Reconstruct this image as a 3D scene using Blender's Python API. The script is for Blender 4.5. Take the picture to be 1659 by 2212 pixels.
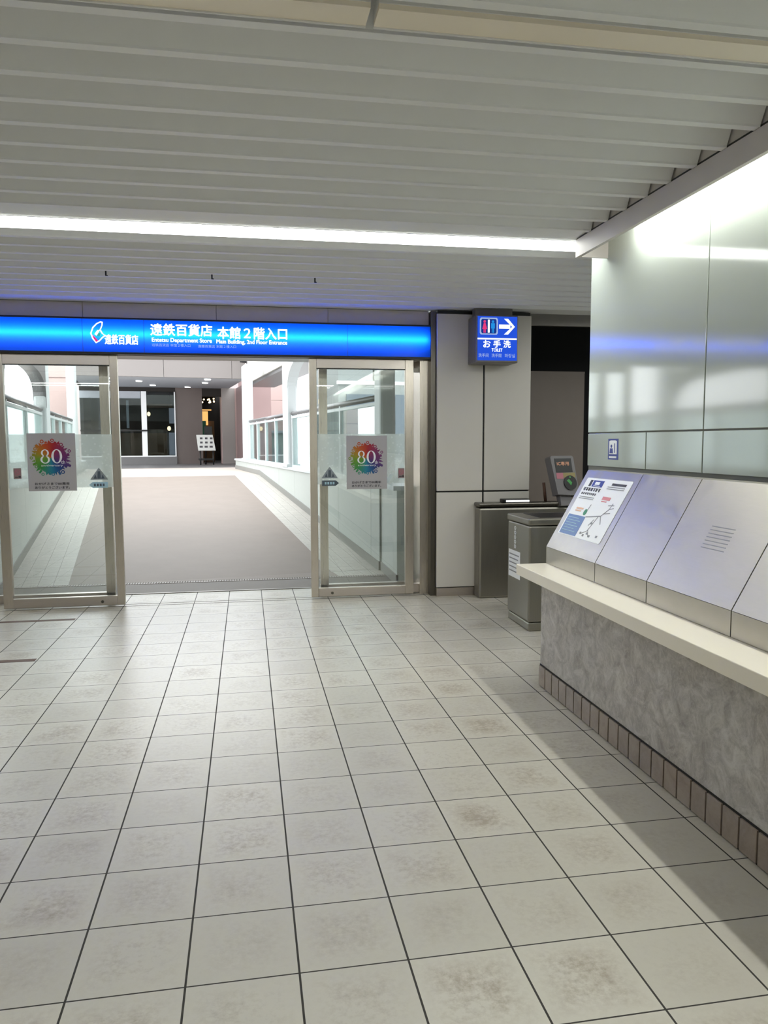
import bpy, bmesh, math, random
from mathutils import Vector, Matrix

# ---------------------------------------------------------------- clear, camera, world, exposure
for o in list(bpy.data.objects):
    bpy.data.objects.remove(o)
scn = bpy.context.scene
COL = scn.collection
random.seed(7)

cam_d = bpy.data.cameras.new('camera')
cam_d.sensor_fit = 'HORIZONTAL'
cam_d.sensor_width = 36.0
cam_d.lens = 36.0 * 1658.6 / 1659.0
cam_d.clip_start = 0.02
cam_d.clip_end = 400
cam = bpy.data.objects.new('camera', cam_d)
COL.objects.link(cam)
YAW, PITCH, ROLL = 0.1763, -0.0912, -0.0032
fwd = Vector((math.sin(YAW) * math.cos(PITCH), math.cos(YAW) * math.cos(PITCH), math.sin(PITCH)))
rgt = Vector((math.cos(YAW), -math.sin(YAW), 0))
upv = rgt.cross(fwd)
r2 = rgt * math.cos(ROLL) + upv * math.sin(ROLL)
u2 = -rgt * math.sin(ROLL) + upv * math.cos(ROLL)
M = Matrix.Identity(4)
for i in range(3):
    M[i][0], M[i][1], M[i][2] = r2[i], u2[i], -fwd[i]
M[0][3], M[1][3], M[2][3] = -0.114, -2.2621, 1.4284
cam.matrix_world = M
scn.camera = cam

# light levels
SKY = 5.2            # overcast daylight on the bridge
STRIP = 12.5         # lit ceiling strip lamps
COVE = 71.0          # hidden wall-washer tube
SIGN_TUBE = 29.0     # tube inside the entrance sign

world = bpy.data.worlds.new('overcast_sky')
scn.world = world
world.use_nodes = True
wn = world.node_tree
wn.nodes['Background'].inputs[0].default_value = (0.93, 0.97, 1.0, 1)
wn.nodes['Background'].inputs[1].default_value = SKY

vs = scn.view_settings
vs.view_transform = 'Standard'
vs.look = 'None'
vs.exposure = 0.0
vs.gamma = 1.0
vs.use_curve_mapping = False
scn.cycles.max_bounces = 10
scn.cycles.diffuse_bounces = 6
scn.cycles.transparent_max_bounces = 24
scn.cycles.sample_clamp_indirect = 6.0
scn.cycles.use_denoising = True


# ---------------------------------------------------------------- materials
def srgb(h):
    h = h.lstrip('#')
    c = [int(h[i:i + 2], 16) / 255 for i in (0, 2, 4)]
    return tuple([(x / 12.92 if x <= 0.04045 else ((x + 0.055) / 1.055) ** 2.4) for x in c]) + (1,)


def new_mat(name):
    m = bpy.data.materials.new(name)
    m.use_nodes = True
    nt = m.node_tree
    nt.nodes.clear()
    out = nt.nodes.new('ShaderNodeOutputMaterial')
    return m, nt, out


class G:
    """tiny node-graph helper"""

    def __init__(s, nt):
        s.nt = nt

    def n(s, t, **kw):
        nd = s.nt.nodes.new(t)
        for k, v in kw.items():
            if k.startswith('_'):
                setattr(nd, k[1:], v)
            else:
                key = int(k[1:]) if k[0] == 'i' and k[1:].isdigit() else k.replace('__', ' ')
                s.put(nd.inputs[key], v)
        return nd

    def put(s, inp, v):
        if isinstance(v, bpy.types.NodeSocket):
            s.nt.links.new(v, inp)
        else:
            inp.default_value = v

    def math(s, op, a, b=0.0, c=0.0):
        nd = s.n('ShaderNodeMath', _operation=op)
        s.put(nd.inputs[0], a)
        s.put(nd.inputs[1], b)
        s.put(nd.inputs[2], c)
        return nd.outputs[0]

    def mix(s, f, a, b):
        nd = s.n('ShaderNodeMix', _data_type='RGBA')
        s.put(nd.inputs[0], f)
        s.put(nd.inputs[6], a)
        s.put(nd.inputs[7], b)
        return nd.outputs[2]

    def obj(s):
        return s.n('ShaderNodeTexCoord').outputs['Object']

    def noise(s, vec, scale, detail=4.0, rough=0.6, dist=0.0):
        nd = s.n('ShaderNodeTexNoise', Scale=scale, Detail=detail, Roughness=rough, Distortion=dist)
        s.nt.links.new(vec, nd.inputs['Vector'])
        return nd.outputs['Fac']

    def stretch(s, vec, sc):
        nd = s.n('ShaderNodeMapping')
        s.nt.links.new(vec, nd.inputs['Vector'])
        nd.inputs['Scale'].default_value = sc
        return nd.outputs[0]

    def ramp(s, fac, stops):
        nd = s.n('ShaderNodeValToRGB')
        s.put(nd.inputs[0], fac)
        el = nd.color_ramp.elements
        while len(el) < len(stops):
            el.new(0.5)
        for e, (p, c) in zip(el, stops):
            e.position = p
            e.color = c
        return nd.outputs[0]

    def bsdf(s, out, color, rough=0.5, metal=0.0, spec=0.5, normal=None, coat=0.0):
        b = s.n('ShaderNodeBsdfPrincipled')
        s.put(b.inputs['Base Color'], color)
        s.put(b.inputs['Roughness'], rough)
        s.put(b.inputs['Metallic'], metal)
        s.put(b.inputs['Specular IOR Level'], spec)
        s.put(b.inputs['Coat Weight'], coat)
        if normal is not None:
            s.nt.links.new(normal, b.inputs['Normal'])
        s.nt.links.new(b.outputs[0], out.inputs[0])
        return b

    def bump(s, h, strength, dist=0.002):
        nd = s.n('ShaderNodeBump', Strength=strength, Distance=dist)
        s.nt.links.new(h, nd.inputs['Height'])
        return nd.outputs[0]


def plain(name, color, rough=0.5, metal=0.0, spec=0.5, var=0.06, scale=6.0, coat=0.0):
    """procedural paint / plastic: slight mottling of one colour"""
    m, nt, out = new_mat(name)
    g = G(nt)
    c = srgb(color) if isinstance(color, str) else tuple(color) + (1,)
    lo = tuple(x * (1 - var) for x in c[:3]) + (1,)
    hi = tuple(min(1, x * (1 + var)) for x in c[:3]) + (1,)
    f = g.noise(g.obj(), scale)
    g.bsdf(out, g.mix(f, lo, hi), rough, metal, spec, coat=coat)
    return m


def brushed(name, color, rough=0.3, sc=(1, 1, 40), var=0.12, mottling=0.0):
    m, nt, out = new_mat(name)
    g = G(nt)
    c = srgb(color)
    v = g.obj()
    f = g.noise(g.stretch(v, sc), 14.0, 3.0)
    lo = tuple(x * (1 - var) for x in c[:3]) + (1,)
    hi = tuple(min(1, x * (1 + var)) for x in c[:3]) + (1,)
    r = g.math('MULTIPLY_ADD', f, 0.12, rough - 0.06)
    if mottling:
        r = g.math('MULTIPLY_ADD', g.math('SUBTRACT', g.noise(g.stretch(v, (1, 1, 2.2)), 3.2, 5.0, 0.62, 1.6), 0.4), mottling, r)
    g.bsdf(out, g.mix(f, lo, hi), r, 1.0, 0.5, g.bump(f, 0.02, 0.001))
    return m


def emit(name, color, strength):
    m, nt, out = new_mat(name)
    g = G(nt)
    c = srgb(color) if isinstance(color, str) else tuple(color) + (1,)
    e = g.n('ShaderNodeEmission', Color=c, Strength=strength)
    nt.links.new(e.outputs[0], out.inputs[0])
    return m


def glass(name, tint, refl=1.0, rough=0.0):
    """thin pane: see-through with fresnel reflection"""
    m, nt, out = new_mat(name)
    g = G(nt)
    t = g.n('ShaderNodeBsdfTransparent', Color=tint + (1,))
    gl = g.n('ShaderNodeBsdfGlossy', Color=(1, 1, 1, 1), Roughness=rough)
    fr = g.n('ShaderNodeFresnel', IOR=1.5)
    f = g.math('MULTIPLY', fr.outputs[0], refl)
    mx = g.n('ShaderNodeMixShader')
    nt.links.new(f, mx.inputs[0])
    nt.links.new(t.outputs[0], mx.inputs[1])
    nt.links.new(gl.outputs[0], mx.inputs[2])
    nt.links.new(mx.outputs[0], out.inputs[0])
    return m


def film(name, color, opacity):
    m, nt, out = new_mat(name)
    g = G(nt)
    t = g.n('ShaderNodeBsdfTransparent')
    d = g.n('ShaderNodeBsdfDiffuse', Color=srgb(color))
    tl = g.n('ShaderNodeBsdfTranslucent', Color=srgb(color))
    a = g.n('ShaderNodeMixShader', Fac=0.5)
    nt.links.new(d.outputs[0], a.inputs[1])
    nt.links.new(tl.outputs[0], a.inputs[2])
    v = g.n('ShaderNodeTexVoronoi', Scale=28.0)
    nt.links.new(g.obj(), v.inputs['Vector'])
    dots = g.math('LESS_THAN', v.outputs['Distance'], 0.25)
    f = g.math('MULTIPLY_ADD', dots, 0.12, opacity)
    mx = g.n('ShaderNodeMixShader')
    nt.links.new(f, mx.inputs[0])
    nt.links.new(t.outputs[0], mx.inputs[1])
    nt.links.new(a.outputs[0], mx.inputs[2])
    nt.links.new(mx.outputs[0], out.inputs[0])
    return m


def tile_mat(name, size, joint, base_lo, base_hi, grime, line, rough, off=(0, 0), axes=('X', 'Y'), joint_y=None, var=0.06, rot=0.0):
    m, nt, out = new_mat(name)
    g = G(nt)
    v = g.obj()
    if rot:
        mp_ = g.n('ShaderNodeMapping')
        nt.links.new(v, mp_.inputs['Vector'])
        mp_.inputs['Rotation'].default_value = (0, 0, rot)
        v = mp_.outputs[0]
    sp = g.n('ShaderNodeSeparateXYZ')
    nt.links.new(v, sp.inputs[0])
    u = g.math('DIVIDE', g.math('ADD', sp.outputs[axes[0]], off[0]), size)
    w = g.math('DIVIDE', g.math('ADD', sp.outputs[axes[1]], off[1]), size)

    def edge(x, j):
        fr = g.math('FRACT', x)
        d = g.math('MINIMUM', fr, g.math('SUBTRACT', 1.0, fr))
        return g.math('LESS_THAN', d, j / size / 2), d

    eu, du = edge(u, joint)
    ew, dw = edge(w, joint_y or joint)
    ln = g.math('MAXIMUM', eu, ew)
    cell = g.n('ShaderNodeCombineXYZ')
    nt.links.new(g.math('FLOOR', u), cell.inputs[0])
    nt.links.new(g.math('FLOOR', w), cell.inputs[1])
    wnz = g.n('ShaderNodeTexWhiteNoise', _noise_dimensions='3D')
    nt.links.new(cell.outputs[0], wnz.inputs['Vector'])
    rnd = wnz.outputs['Value']
    big = g.noise(v, 3.2, 5.0, 0.65)
    fine = g.noise(v, 45.0, 4.0, 0.7)
    col = g.mix(big, srgb(base_lo), srgb(base_hi))
    inner = g.math('MULTIPLY', g.math('MINIMUM', du, dw), 3.2)     # worn grime inside each tile
    inner = g.math('MINIMUM', inner, 1.0)
    mask = g.math('MULTIPLY', inner, g.math('SMOOTH_MIN', g.math('MAXIMUM', g.math('SUBTRACT', g.math('MULTIPLY_ADD', fine, 0.9, big), 0.84), 0.0), 0.5, 0.1))
    mask = g.math('MULTIPLY', mask, g.math('MULTIPLY_ADD', rnd, 1.9, 0.9))
    col = g.mix(g.math('MINIMUM', mask, 0.8), col, srgb(grime))
    hsv = g.n('ShaderNodeHueSaturation')
    nt.links.new(col, hsv.inputs['Color'])
    nt.links.new(g.math('MULTIPLY_ADD', rnd, var * 2, 1 - var), hsv.inputs['Value'])
    col = g.mix(ln, hsv.outputs[0], srgb(line))
    r = g.math('MULTIPLY_ADD', fine, 0.14, rough)
    r = g.math('MAXIMUM', r, g.math('MULTIPLY', ln, 0.8))
    h = g.math('SUBTRACT', 1.0, ln)
    g.bsdf(out, col, r, 0.0, 0.5, g.bump(h, 0.35, 0.002))
    return m


def stone_mat(name, c1, c2, c3, rough=0.45, scale=7.0):
    m, nt, out = new_mat(name)
    g = G(nt)
    v = g.obj()
    n1 = g.noise(v, scale, 6.0, 0.7, 1.2)
    n2 = g.noise(v, scale * 3.2, 6.0, 0.75, 1.6)
    n3 = g.noise(v, 2.3, 3.0, 0.5, 0.3)
    c = g.ramp(n1, [(0.32, srgb(c1)), (0.5, srgb(c2)), (0.68, srgb(c3))])
    c = g.mix(g.math('MULTIPLY', g.math('GREATER_THAN', n2, 0.57), 0.38), c, srgb(c3))
    c = g.mix(g.math('MULTIPLY', g.math('LESS_THAN', n2, 0.42), 0.35), c, srgb(c1))
    c = g.mix(g.math('MULTIPLY', n3, 0.35), c, srgb('#9aa0a3'))
    g.bsdf(out, c, rough)
    return m


def wheel_mat(name):
    m, nt, out = new_mat(name)
    g = G(nt)
    v = g.obj()
    sp = g.n('ShaderNodeSeparateXYZ')
    nt.links.new(v, sp.inputs[0])
    a = g.math('ARCTAN2', sp.outputs['X'], sp.outputs['Z'])      # 0 = top, clockwise positive
    f = g.math('MULTIPLY_ADD', a, 1 / (2 * math.pi), 0.5)
    c = g.ramp(f, [(0.0, srgb('#2a8fa8')), (0.12, srgb('#3f9a4a')), (0.24, srgb('#7ba62e')), (0.34, srgb('#c98a2a')),
                   (0.43, srgb('#d35a2c')), (0.53, srgb('#b92c34')), (0.66, srgb('#8a2f6a')), (0.78, srgb('#6a2f78')),
                   (0.87, srgb('#2b3d86')), (0.94, srgb('#2468a0')), (1.0, srgb('#2a8fa8'))])
    hs = g.n('ShaderNodeHueSaturation', Saturation=1.05, Value=0.72)
    nt.links.new(c, hs.inputs['Color'])
    g.bsdf(out, hs.outputs[0], 0.5)
    return m


def panel_glow(name, color):
    """translucent acrylic sheet of a lightbox, lit by the tube behind it"""
    m, nt, out = new_mat(name)
    g = G(nt)
    tl = g.n('ShaderNodeBsdfTranslucent', Color=tuple(color) + (1,))
    gl = g.n('ShaderNodeBsdfGlossy', Color=(1, 1, 1, 1), Roughness=0.15)
    mx = g.n('ShaderNodeMixShader', Fac=0.01)
    nt.links.new(tl.outputs[0], mx.inputs[1])
    nt.links.new(gl.outputs[0], mx.inputs[2])
    nt.links.new(mx.outputs[0], out.inputs[0])
    return m


MT = {}
MT['tile'] = tile_mat('floor_tile', 0.3, 0.006, '#b6b1a4', '#c7c2b6', '#8f8270', '#2b2721', 0.26, joint_y=0.0048)
MT['bridge_tile'] = tile_mat('bridge_tile', 0.145, 0.005, '#a39e96', '#b5b0a8', '#8a857b', '#77726b', 0.45, rot=-math.atan2(0.1338, 0.991))
MT['carpet'] = plain('bridge_paving', '#7d7067', 0.55, 0, 0.25, 0.12, 3.0)
MT['paving_dark'] = plain('threshold_paving', '#6f6760', 0.6, 0, 0.3, 0.08)
MT['grate'] = plain('steel_grate', '#8d857f', 0.5, 0.2)
MT['ceil'] = plain('white_ceiling_slats', '#ecedee', 0.42, 0, 0.45, 0.02)
MT['fascia'] = plain('cove_fascia_paint', '#cbc5c0', 0.5, 0, 0.4, 0.02)
MT['dark'] = plain('dark_void_paint', '#17161a', 0.8)  # near-black colour carries the gloom of the unlit passage
MT['black'] = plain('black_plastic', '#0c0c0d', 0.4)
MT['steel'] = brushed('brushed_steel', '#cfc6ba', 0.29, (30, 30, 0.3), 0.035)
MT['steel_h'] = brushed('brushed_steel_panel', '#c9c0b8', 0.3, (0.6, 30, 30))
MT['steel_dark'] = brushed('dark_steel', '#6d6962', 0.35, (30, 30, 0.6))
MT['display'] = brushed('worn_steel_cover', '#bab5aa', 0.38, (30, 0.8, 2), 0.06, 0.34)
MT['gate'] = brushed('gate_steel', '#9c988f', 0.42, (30, 30, 0.6))
MT['pillar'] = plain('grey_enamel_panel', '#cfcac2', 0.42, 0.0, 0.5, 0.03, 2.0)
MT['wallglass'] = plain('pale_green_glass_panel', '#b1b8b0', 0.08, 0, 0.7, 0.02, 2.0, 0.0)
MT['joint'] = plain('panel_joint_sealant', '#77776f', 0.6)
MT['whitewall'] = plain('white_panel', '#b0b4af', 0.4, 0, 0.5, 0.02)
MT['white'] = plain('white_paint', '#f0f1f2', 0.45, 0, 0.5, 0.015)
MT['greyplain'] = plain('grey_plaster', '#c6c6c1', 0.7)
MT['corr'] = plain('dark_taupe_panel', '#8a7e77', 0.5)
MT['ledge'] = plain('cream_solid_surface', '#ebe3d2', 0.32, 0, 0.5, 0.015, 12.0)
MT['stone'] = stone_mat('mottled_counter_stone', '#8a8078', '#aea69e', '#cdc8c1', 0.45, 10.0)
MT['plinth'] = stone_mat('brown_plinth_tile', '#7b6858', '#917e6d', '#9b8b7c', 0.35, 5.0)
MT['grout'] = plain('dark_grout', '#15110d', 0.8)
MT['lamp'] = emit('lit_diffuser', (0.97, 1.0, 0.96), STRIP)
MT['lamp_off'] = plain('unlit_lamp_cover', '#f6ecdb', 0.35, 0, 0.5, 0.02)
MT['cove'] = emit('cove_tube_light', (0.97, 1.0, 0.95), COVE)
MT['tube'] = emit('sign_tube_light', (0.85, 0.95, 1.0), SIGN_TUBE)
MT['blue_panel'] = panel_glow('blue_acrylic', (0.002, 0.09, 0.95))
MT['sign_white'] = emit('lit_white_lettering', (0.92, 0.97, 1.0), 1.5)
MT['sign_pale'] = emit('lit_pale_lettering', (0.45, 0.6, 0.95), 0.8)
MT['sign_red'] = emit('lit_red_mark', (0.85, 0.05, 0.22), 0.95)
MT['sign_green'] = emit('lit_teal_mark', (0.05, 0.5, 0.5), 0.9)
MT['sign_blue'] = emit('lit_blue_face', (0.02, 0.09, 0.72), 1.0)
MT['sign_sky'] = emit('lit_sky_blue_mark', (0.02, 0.32, 0.85), 0.9)
MT['sign_pic'] = emit('lit_dark_blue_mark', (0.015, 0.05, 0.30), 0.8)
MT['sign_side'] = plain('sign_case_grey', '#77736f', 0.4, 0.4)
MT['glass'] = glass('door_glass', (0.97, 0.985, 0.978), 1.5)
MT['glass_rail'] = glass('railing_glass', (0.80, 0.87, 0.86), 0.5)
MT['glass_dark'] = glass('shop_glass', (0.55, 0.60, 0.62), 1.2)
MT['film'] = film('frosted_film', '#f4f8f6', 0.48)
MT['poster'] = plain('grey_poster_paper', '#b3afb1', 0.5, 0, 0.4, 0.01)
MT['paper'] = plain('white_paper', '#f1f2f4', 0.35, 0, 0.5, 0.01)
MT['ink'] = plain('dark_ink', '#3d3a40', 0.5)
MT['inkgrey'] = plain('grey_ink', '#8d8d90', 0.5)
MT['navy'] = plain('navy_ink', '#2c3a8c', 0.4)
MT['steelblue'] = plain('steel_blue_ink', '#5b7ab0', 0.4)
MT['redink'] = plain('pale_red_ink', '#d98a90', 0.5)
MT['greenink'] = plain('green_ink', '#3f8a68', 0.5)
MT['orangeink'] = plain('pale_orange_ink', '#e6b79a', 0.5)
MT['wheel'] = wheel_mat('colour_wheel_print')
MT['sticker_grey'] = plain('grey_sticker', '#8f979b', 0.5)
MT['sticker_dark'] = plain('slate_sticker', '#4a5660', 0.5)
MT['sticker_cyan'] = plain('pale_blue_sticker', '#a9cbd9', 0.5)
MT['sticker_pink'] = plain('pink_sticker', '#917b7a', 0.5)
MT['brown'] = plain('brown_strip', '#5d4234', 0.6)
MT['rail'] = plain('grey_handrail', '#6d6b6c', 0.35, 0.6)
MT['pinkwall'] = plain('pink_stone_cladding', '#bfa5a0', 0.55, 0, 0.4, 0.04, 2)
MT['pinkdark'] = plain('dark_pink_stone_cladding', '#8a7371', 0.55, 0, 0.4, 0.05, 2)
MT['concrete'] = plain('weathered_concrete', '#b9b6b1', 0.8, 0, 0.2, 0.22, 2.5)
MT['lintel'] = plain('beige_metal_panel', '#7f7977', 0.5, 0, 0.4, 0.02)
MT['soffit'] = plain('soffit_panel', '#a9adb4', 0.6)
MT['shopwall'] = plain('brown_grey_stone', '#6a5f5b', 0.4, 0, 0.5, 0.1, 1.4)
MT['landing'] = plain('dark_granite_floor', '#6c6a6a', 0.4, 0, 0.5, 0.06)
MT['shopdark'] = plain('shop_interior_dark', '#231d19', 0.7)
MT['shopwarm'] = plain('shop_timber', '#7a5a38', 0.6)
MT['warm'] = emit('warm_lamp_glow', (1.0, 0.72, 0.38), 6.0)
MT['warm_dim'] = emit('warm_shop_light', (1.0, 0.5, 0.16), 1.2)
MT['cool'] = emit('downlight_glow', (1.0, 0.97, 0.92), 9.0)
MT['led_white'] = emit('reader_slot_light', (1, 1, 0.97), 2.0)
MT['led_orange'] = emit('reader_display_orange', (1.0, 0.55, 0.35), 0.55)
MT['led_green'] = emit('reader_target_green', (0.25, 0.85, 0.28), 0.28)
MT['yellow_tan'] = plain('tan_label', '#8f8352', 0.5)
MT['mauve'] = plain('pink_label', '#b06a78', 0.5)
MT['reader'] = plain('reader_grey_plastic', '#6f6c6e', 0.45)
MT['ground'] = plain('street_paving', '#a8a8a6', 0.9)
MT['haze_building'] = plain('pale_grey_green_facade', '#9aa5a2', 0.7)
MT['haze_dark'] = plain('dull_grey_facade', '#7d8281', 0.7)
MT['greystone'] = plain('grey_stone_cladding', '#98918d', 0.5, 0, 0.4, 0.05, 2)
MT['header'] = plain('satin_header_metal', '#bdb5ae', 0.4, 0.15)
MT['landing_lit'] = plain('lit_landing_paving', '#aea39a', 0.55, 0, 0.3, 0.06)  # paler copy of the paving, bright daylight put into the colour
MT['bridge_white'] = plain('bridge_white_paint', '#c3c7c8', 0.5, 0, 0.4, 0.02)
MT['skirt'] = plain('grey_skirting', '#7b7974', 0.5, 0, 0.4, 0.04)
MT['board'] = plain('menu_card', '#cfcfcb', 0.5)


# ---------------------------------------------------------------- mesh builder
class MB:
    def __init__(s, mx=None):
        s.bm = bmesh.new()
        s.mx = mx or Matrix.Identity(4)

    def v(s, p):
        return s.bm.verts.new(s.mx @ Vector(p))

    def face(s, pts):
        return s.bm.faces.new([s.v(p) for p in pts])

    def box(s, x0, x1, y0, y1, z0, z1, bevel=0.0):
        a = [s.v(p) for p in ((x0, y0, z0), (x1, y0, z0), (x1, y1, z0), (x0, y1, z0), (x0, y0, z1), (x1, y0, z1), (x1, y1, z1), (x0, y1, z1))]
        fs = [s.bm.faces.new([a[i] for i in q]) for q in ((3, 2, 1, 0), (4, 5, 6, 7), (0, 1, 5, 4), (1, 2, 6, 5), (2, 3, 7, 6), (3, 0, 4, 7))]
        if bevel:
            es = list({e for f in fs for e in f.edges})
            bmesh.ops.bevel(s.bm, geom=es, offset=bevel, segments=2, affect='EDGES', profile=0.5)
        return s

    def prism(s, prof, axis, a, b):
        """profile of 2-D points extruded along an axis; axis 'x': (y,z), 'y': (x,z), 'z': (x,y)"""
        def p3(q, t):
            return {'x': (t, q[0], q[1]), 'y': (q[0], t, q[1]), 'z': (q[0], q[1], t)}[axis]
        A = [s.v(p3(q, a)) for q in prof]
        B = [s.v(p3(q, b)) for q in prof]
        n = len(prof)
        for i in range(n):
            s.bm.faces.new((A[i], A[(i + 1) % n], B[(i + 1) % n], B[i]))
        s.bm.faces.new(A[::-1])
        s.bm.faces.new(B)
        bmesh.ops.recalc_face_normals(s.bm, faces=s.bm.faces[:])
        return s

    def sheet(s, prof, axis, a, b):
        def p3(q, t):
            return {'x': (t, q[0], q[1]), 'y': (q[0], t, q[1]), 'z': (q[0], q[1], t)}[axis]
        A = [s.v(p3(q, a)) for q in prof]
        B = [s.v(p3(q, b)) for q in prof]
        for i in range(len(prof) - 1):
            s.bm.faces.new((A[i], A[i + 1], B[i + 1], B[i]))
        return s

    def tube(s, p, q, r, seg=14, r2=None):
        p, q = Vector(p), Vector(q)
        d = (q - p).normalized()
        a = d.orthogonal().normalized()
        b = d.cross(a)
        r2 = r if r2 is None else r2
        A = [s.v(p + (a * math.cos(t) + b * math.sin(t)) * r) for t in [2 * math.pi * i / seg for i in range(seg)]]
        B = [s.v(q + (a * math.cos(t) + b * math.sin(t)) * r2) for t in [2 * math.pi * i / seg for i in range(seg)]]
        for i in range(seg):
            f = s.bm.faces.new((A[i], A[(i + 1) % seg], B[(i + 1) % seg], B[i]))
            f.smooth = True
        s.bm.faces.new(A[::-1])
        s.bm.faces.new(B)
        return s

    def ball(s, c, r, sc=(1, 1, 1)):
        m = s.mx @ Matrix.Translation(c) @ Matrix.Diagonal((r * sc[0], r * sc[1], r * sc[2], 1))
        bmesh.ops.create_uvsphere(s.bm, u_segments=14, v_segments=9, radius=1, matrix=m)
        return s

    def disc(s, pts_outer, pts_inner=None):
        if pts_inner is None:
            s.face(pts_outer)
        else:
            n = len(pts_outer)
            A = [s.v(p) for p in pts_outer]
            B = [s.v(p) for p in pts_inner]
            for i in range(n):
                s.bm.faces.new((A[i], A[(i + 1) % n], B[(i + 1) % n], B[i]))
        return s


def wloc(o):
    p = Vector(o.location)
    while o.parent:
        o = o.parent
        p += Vector(o.location)
    return p


def obj(name, mb, mat, parent=None, label=None, kind=None, origin=None, thick=0.0):
    """one mesh object; world-space vertices are moved to the object's own origin"""
    me = bpy.data.meshes.new(name)
    bmesh.ops.recalc_face_normals(mb.bm, faces=mb.bm.faces[:])
    base = wloc(parent) if parent else Vector((0, 0, 0))
    org = Vector(origin) if origin is not None else base
    bmesh.ops.translate(mb.bm, verts=mb.bm.verts[:], vec=-org)
    mb.bm.to_mesh(me)
    mb.bm.free()
    me.materials.append(MT[mat])
    o = bpy.data.objects.new(name, me)
    COL.objects.link(o)
    if parent:
        o.parent = parent
    o.location = org - base
    if thick:
        md = o.modifiers.new('thickness', 'SOLIDIFY')
        md.thickness = thick
        md.offset = 0
    if label:
        o['label'] = label
    if kind:
        o['kind'] = kind
    return o


def tag(o, label, cat, group=None, kind=None):
    o['label'] = label
    o['category'] = cat
    if group:
        o['group'] = group
    if kind:
        o['kind'] = kind
    return o


def thing(name, label, cat, loc=(0, 0, 0), group=None, kind=None):
    o = bpy.data.objects.new(name, None)
    COL.objects.link(o)
    o.location = loc
    o.empty_display_size = 0.1
    return tag(o, label, cat, group, kind)


def dup(root, loc, label, group=None):
    r = root.copy()
    COL.objects.link(r)
    r.location = loc
    r['label'] = label
    if group:
        r['group'] = group
    for ch in list(root.children):
        c = ch.copy()
        COL.objects.link(c)
        c.parent = r
        for gch in list(ch.children):
            d = gch.copy()
            COL.objects.link(d)
            d.parent = c
    return r


def text_mb(s, mx, u0, u1, v0, v1, bold=0.0, ext=0.001, fit=True):
    """lettering as a mesh: fits the string into the box u0..u1, v0..v1 of plane mx"""
    cu = bpy.data.curves.new('lettering', 'FONT')
    cu.body = s
    cu.resolution_u = 3
    o = bpy.data.objects.new('lettering', cu)
    COL.objects.link(o)
    dg = bpy.context.evaluated_depsgraph_get()
    me = bpy.data.meshes.new_from_object(o.evaluated_get(dg))
    bpy.data.objects.remove(o)
    xs = [v.co.x for v in me.vertices]
    ys = [v.co.y for v in me.vertices]
    x0, x1, y0, y1 = min(xs), max(xs), min(ys), max(ys)
    sx = (u1 - u0) / (x1 - x0)
    sy = (v1 - v0) / (y1 - y0)
    mb = MB()
    tmp = bmesh.new()
    tmp.from_mesh(me)
    for v in tmp.verts:
        v.co = mx @ Vector((u0 + (v.co.x - x0) * sx, v0 + (v.co.y - y0) * sy, 0))
    mb.bm.free()
    mb.bm = tmp
    if bold:                                  # heavier strokes: shifted copies of the outline
        base_v = [v.co.copy() for v in me.vertices]
        base_f = [tuple(p.vertices) for p in me.polygons]
        h = (v1 - v0) * bold
        for k, (du, dv) in enumerate(((h, 0), (-h, 0), (0, h), (0, -h), (h * 0.7, h * 0.7), (-h * 0.7, -h * 0.7))):
            vv = [tmp.verts.new(mx @ Vector((u0 + (c.x - x0) * sx + du, v0 + (c.y - y0) * sy + dv, 0.00006 * (k + 1)))) for c in base_v]
            for f in base_f:
                tmp.faces.new([vv[i] for i in f])
    bpy.data.meshes.remove(me)
    return mb


def plane_xz(y):
    """plane facing the camera (-y): u = x, v = z, w = towards the camera"""
    return Matrix(((1, 0, 0, 0), (0, 0, -1, y), (0, 1, 0, 0), (0, 0, 0, 1)))


def rect(mb, mx, u0, u1, v0, v1, w=0.0, t=0.001):
    pts = [(u0, v0), (u1, v0), (u1, v1), (u0, v1)]
    poly(mb, mx, pts, w, t)


def poly(mb, mx, pts, w=0.0, t=0.001):
    A = [mb.v(mx @ Vector((u, v, w))) for u, v in pts]
    B = [mb.v(mx @ Vector((u, v, w + t))) for u, v in pts]
    n = len(pts)
    for i in range(n):
        mb.bm.faces.new((A[i], A[(i + 1) % n], B[(i + 1) % n], B[i]))
    mb.bm.faces.new(A[::-1])
    mb.bm.faces.new(B)


def ring(mb, mx, cu, cv, ro, ri, n=28, w=0.0):
    O, I = [], []
    for i in range(n):
        a = 2 * math.pi * i / n
        O.append(mx @ Vector((cu + ro[0] * math.cos(a), cv + ro[1] * math.sin(a), w)))
        I.append(mx @ Vector((cu + ri[0] * math.cos(a), cv + ri[1] * math.sin(a), w)))
    mb.disc(O, I)


def circle_pts(cu, cv, r, n=28):
    return [(cu + r * math.cos(2 * math.pi * i / n), cv + r * math.sin(2 * math.pi * i / n)) for i in range(n)]


# ================================================================ SETTING
ZC = 2.6
DOOR_Y = 4.68
# --- hall floor
mb = MB()
mb.box(-6.2, 7.0, -7.2, 5.2, -0.12, 0.0)
tag(obj('floor', mb, 'tile'), 'large beige grey square tile floor of the hall with dark joints', 'floor', kind='structure')

# --- slatted ceiling (one continuous metal ceiling)
mb = MB()
PITCH_C = 0.206


def slats(far, n, x0, x1):
    """n slats counted towards the camera; far = far edge of the first lip"""
    for k in range(n):
        F = far - k * PITCH_C
        prof = [(F, ZC + 0.105), (F, ZC), (F - 0.036, ZC), (F - 0.037, ZC + 0.008), (F - 0.088, ZC + 0.105), (F - PITCH_C, ZC + 0.105)]
        mb.sheet(prof, 'x', x0, x1)


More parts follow.
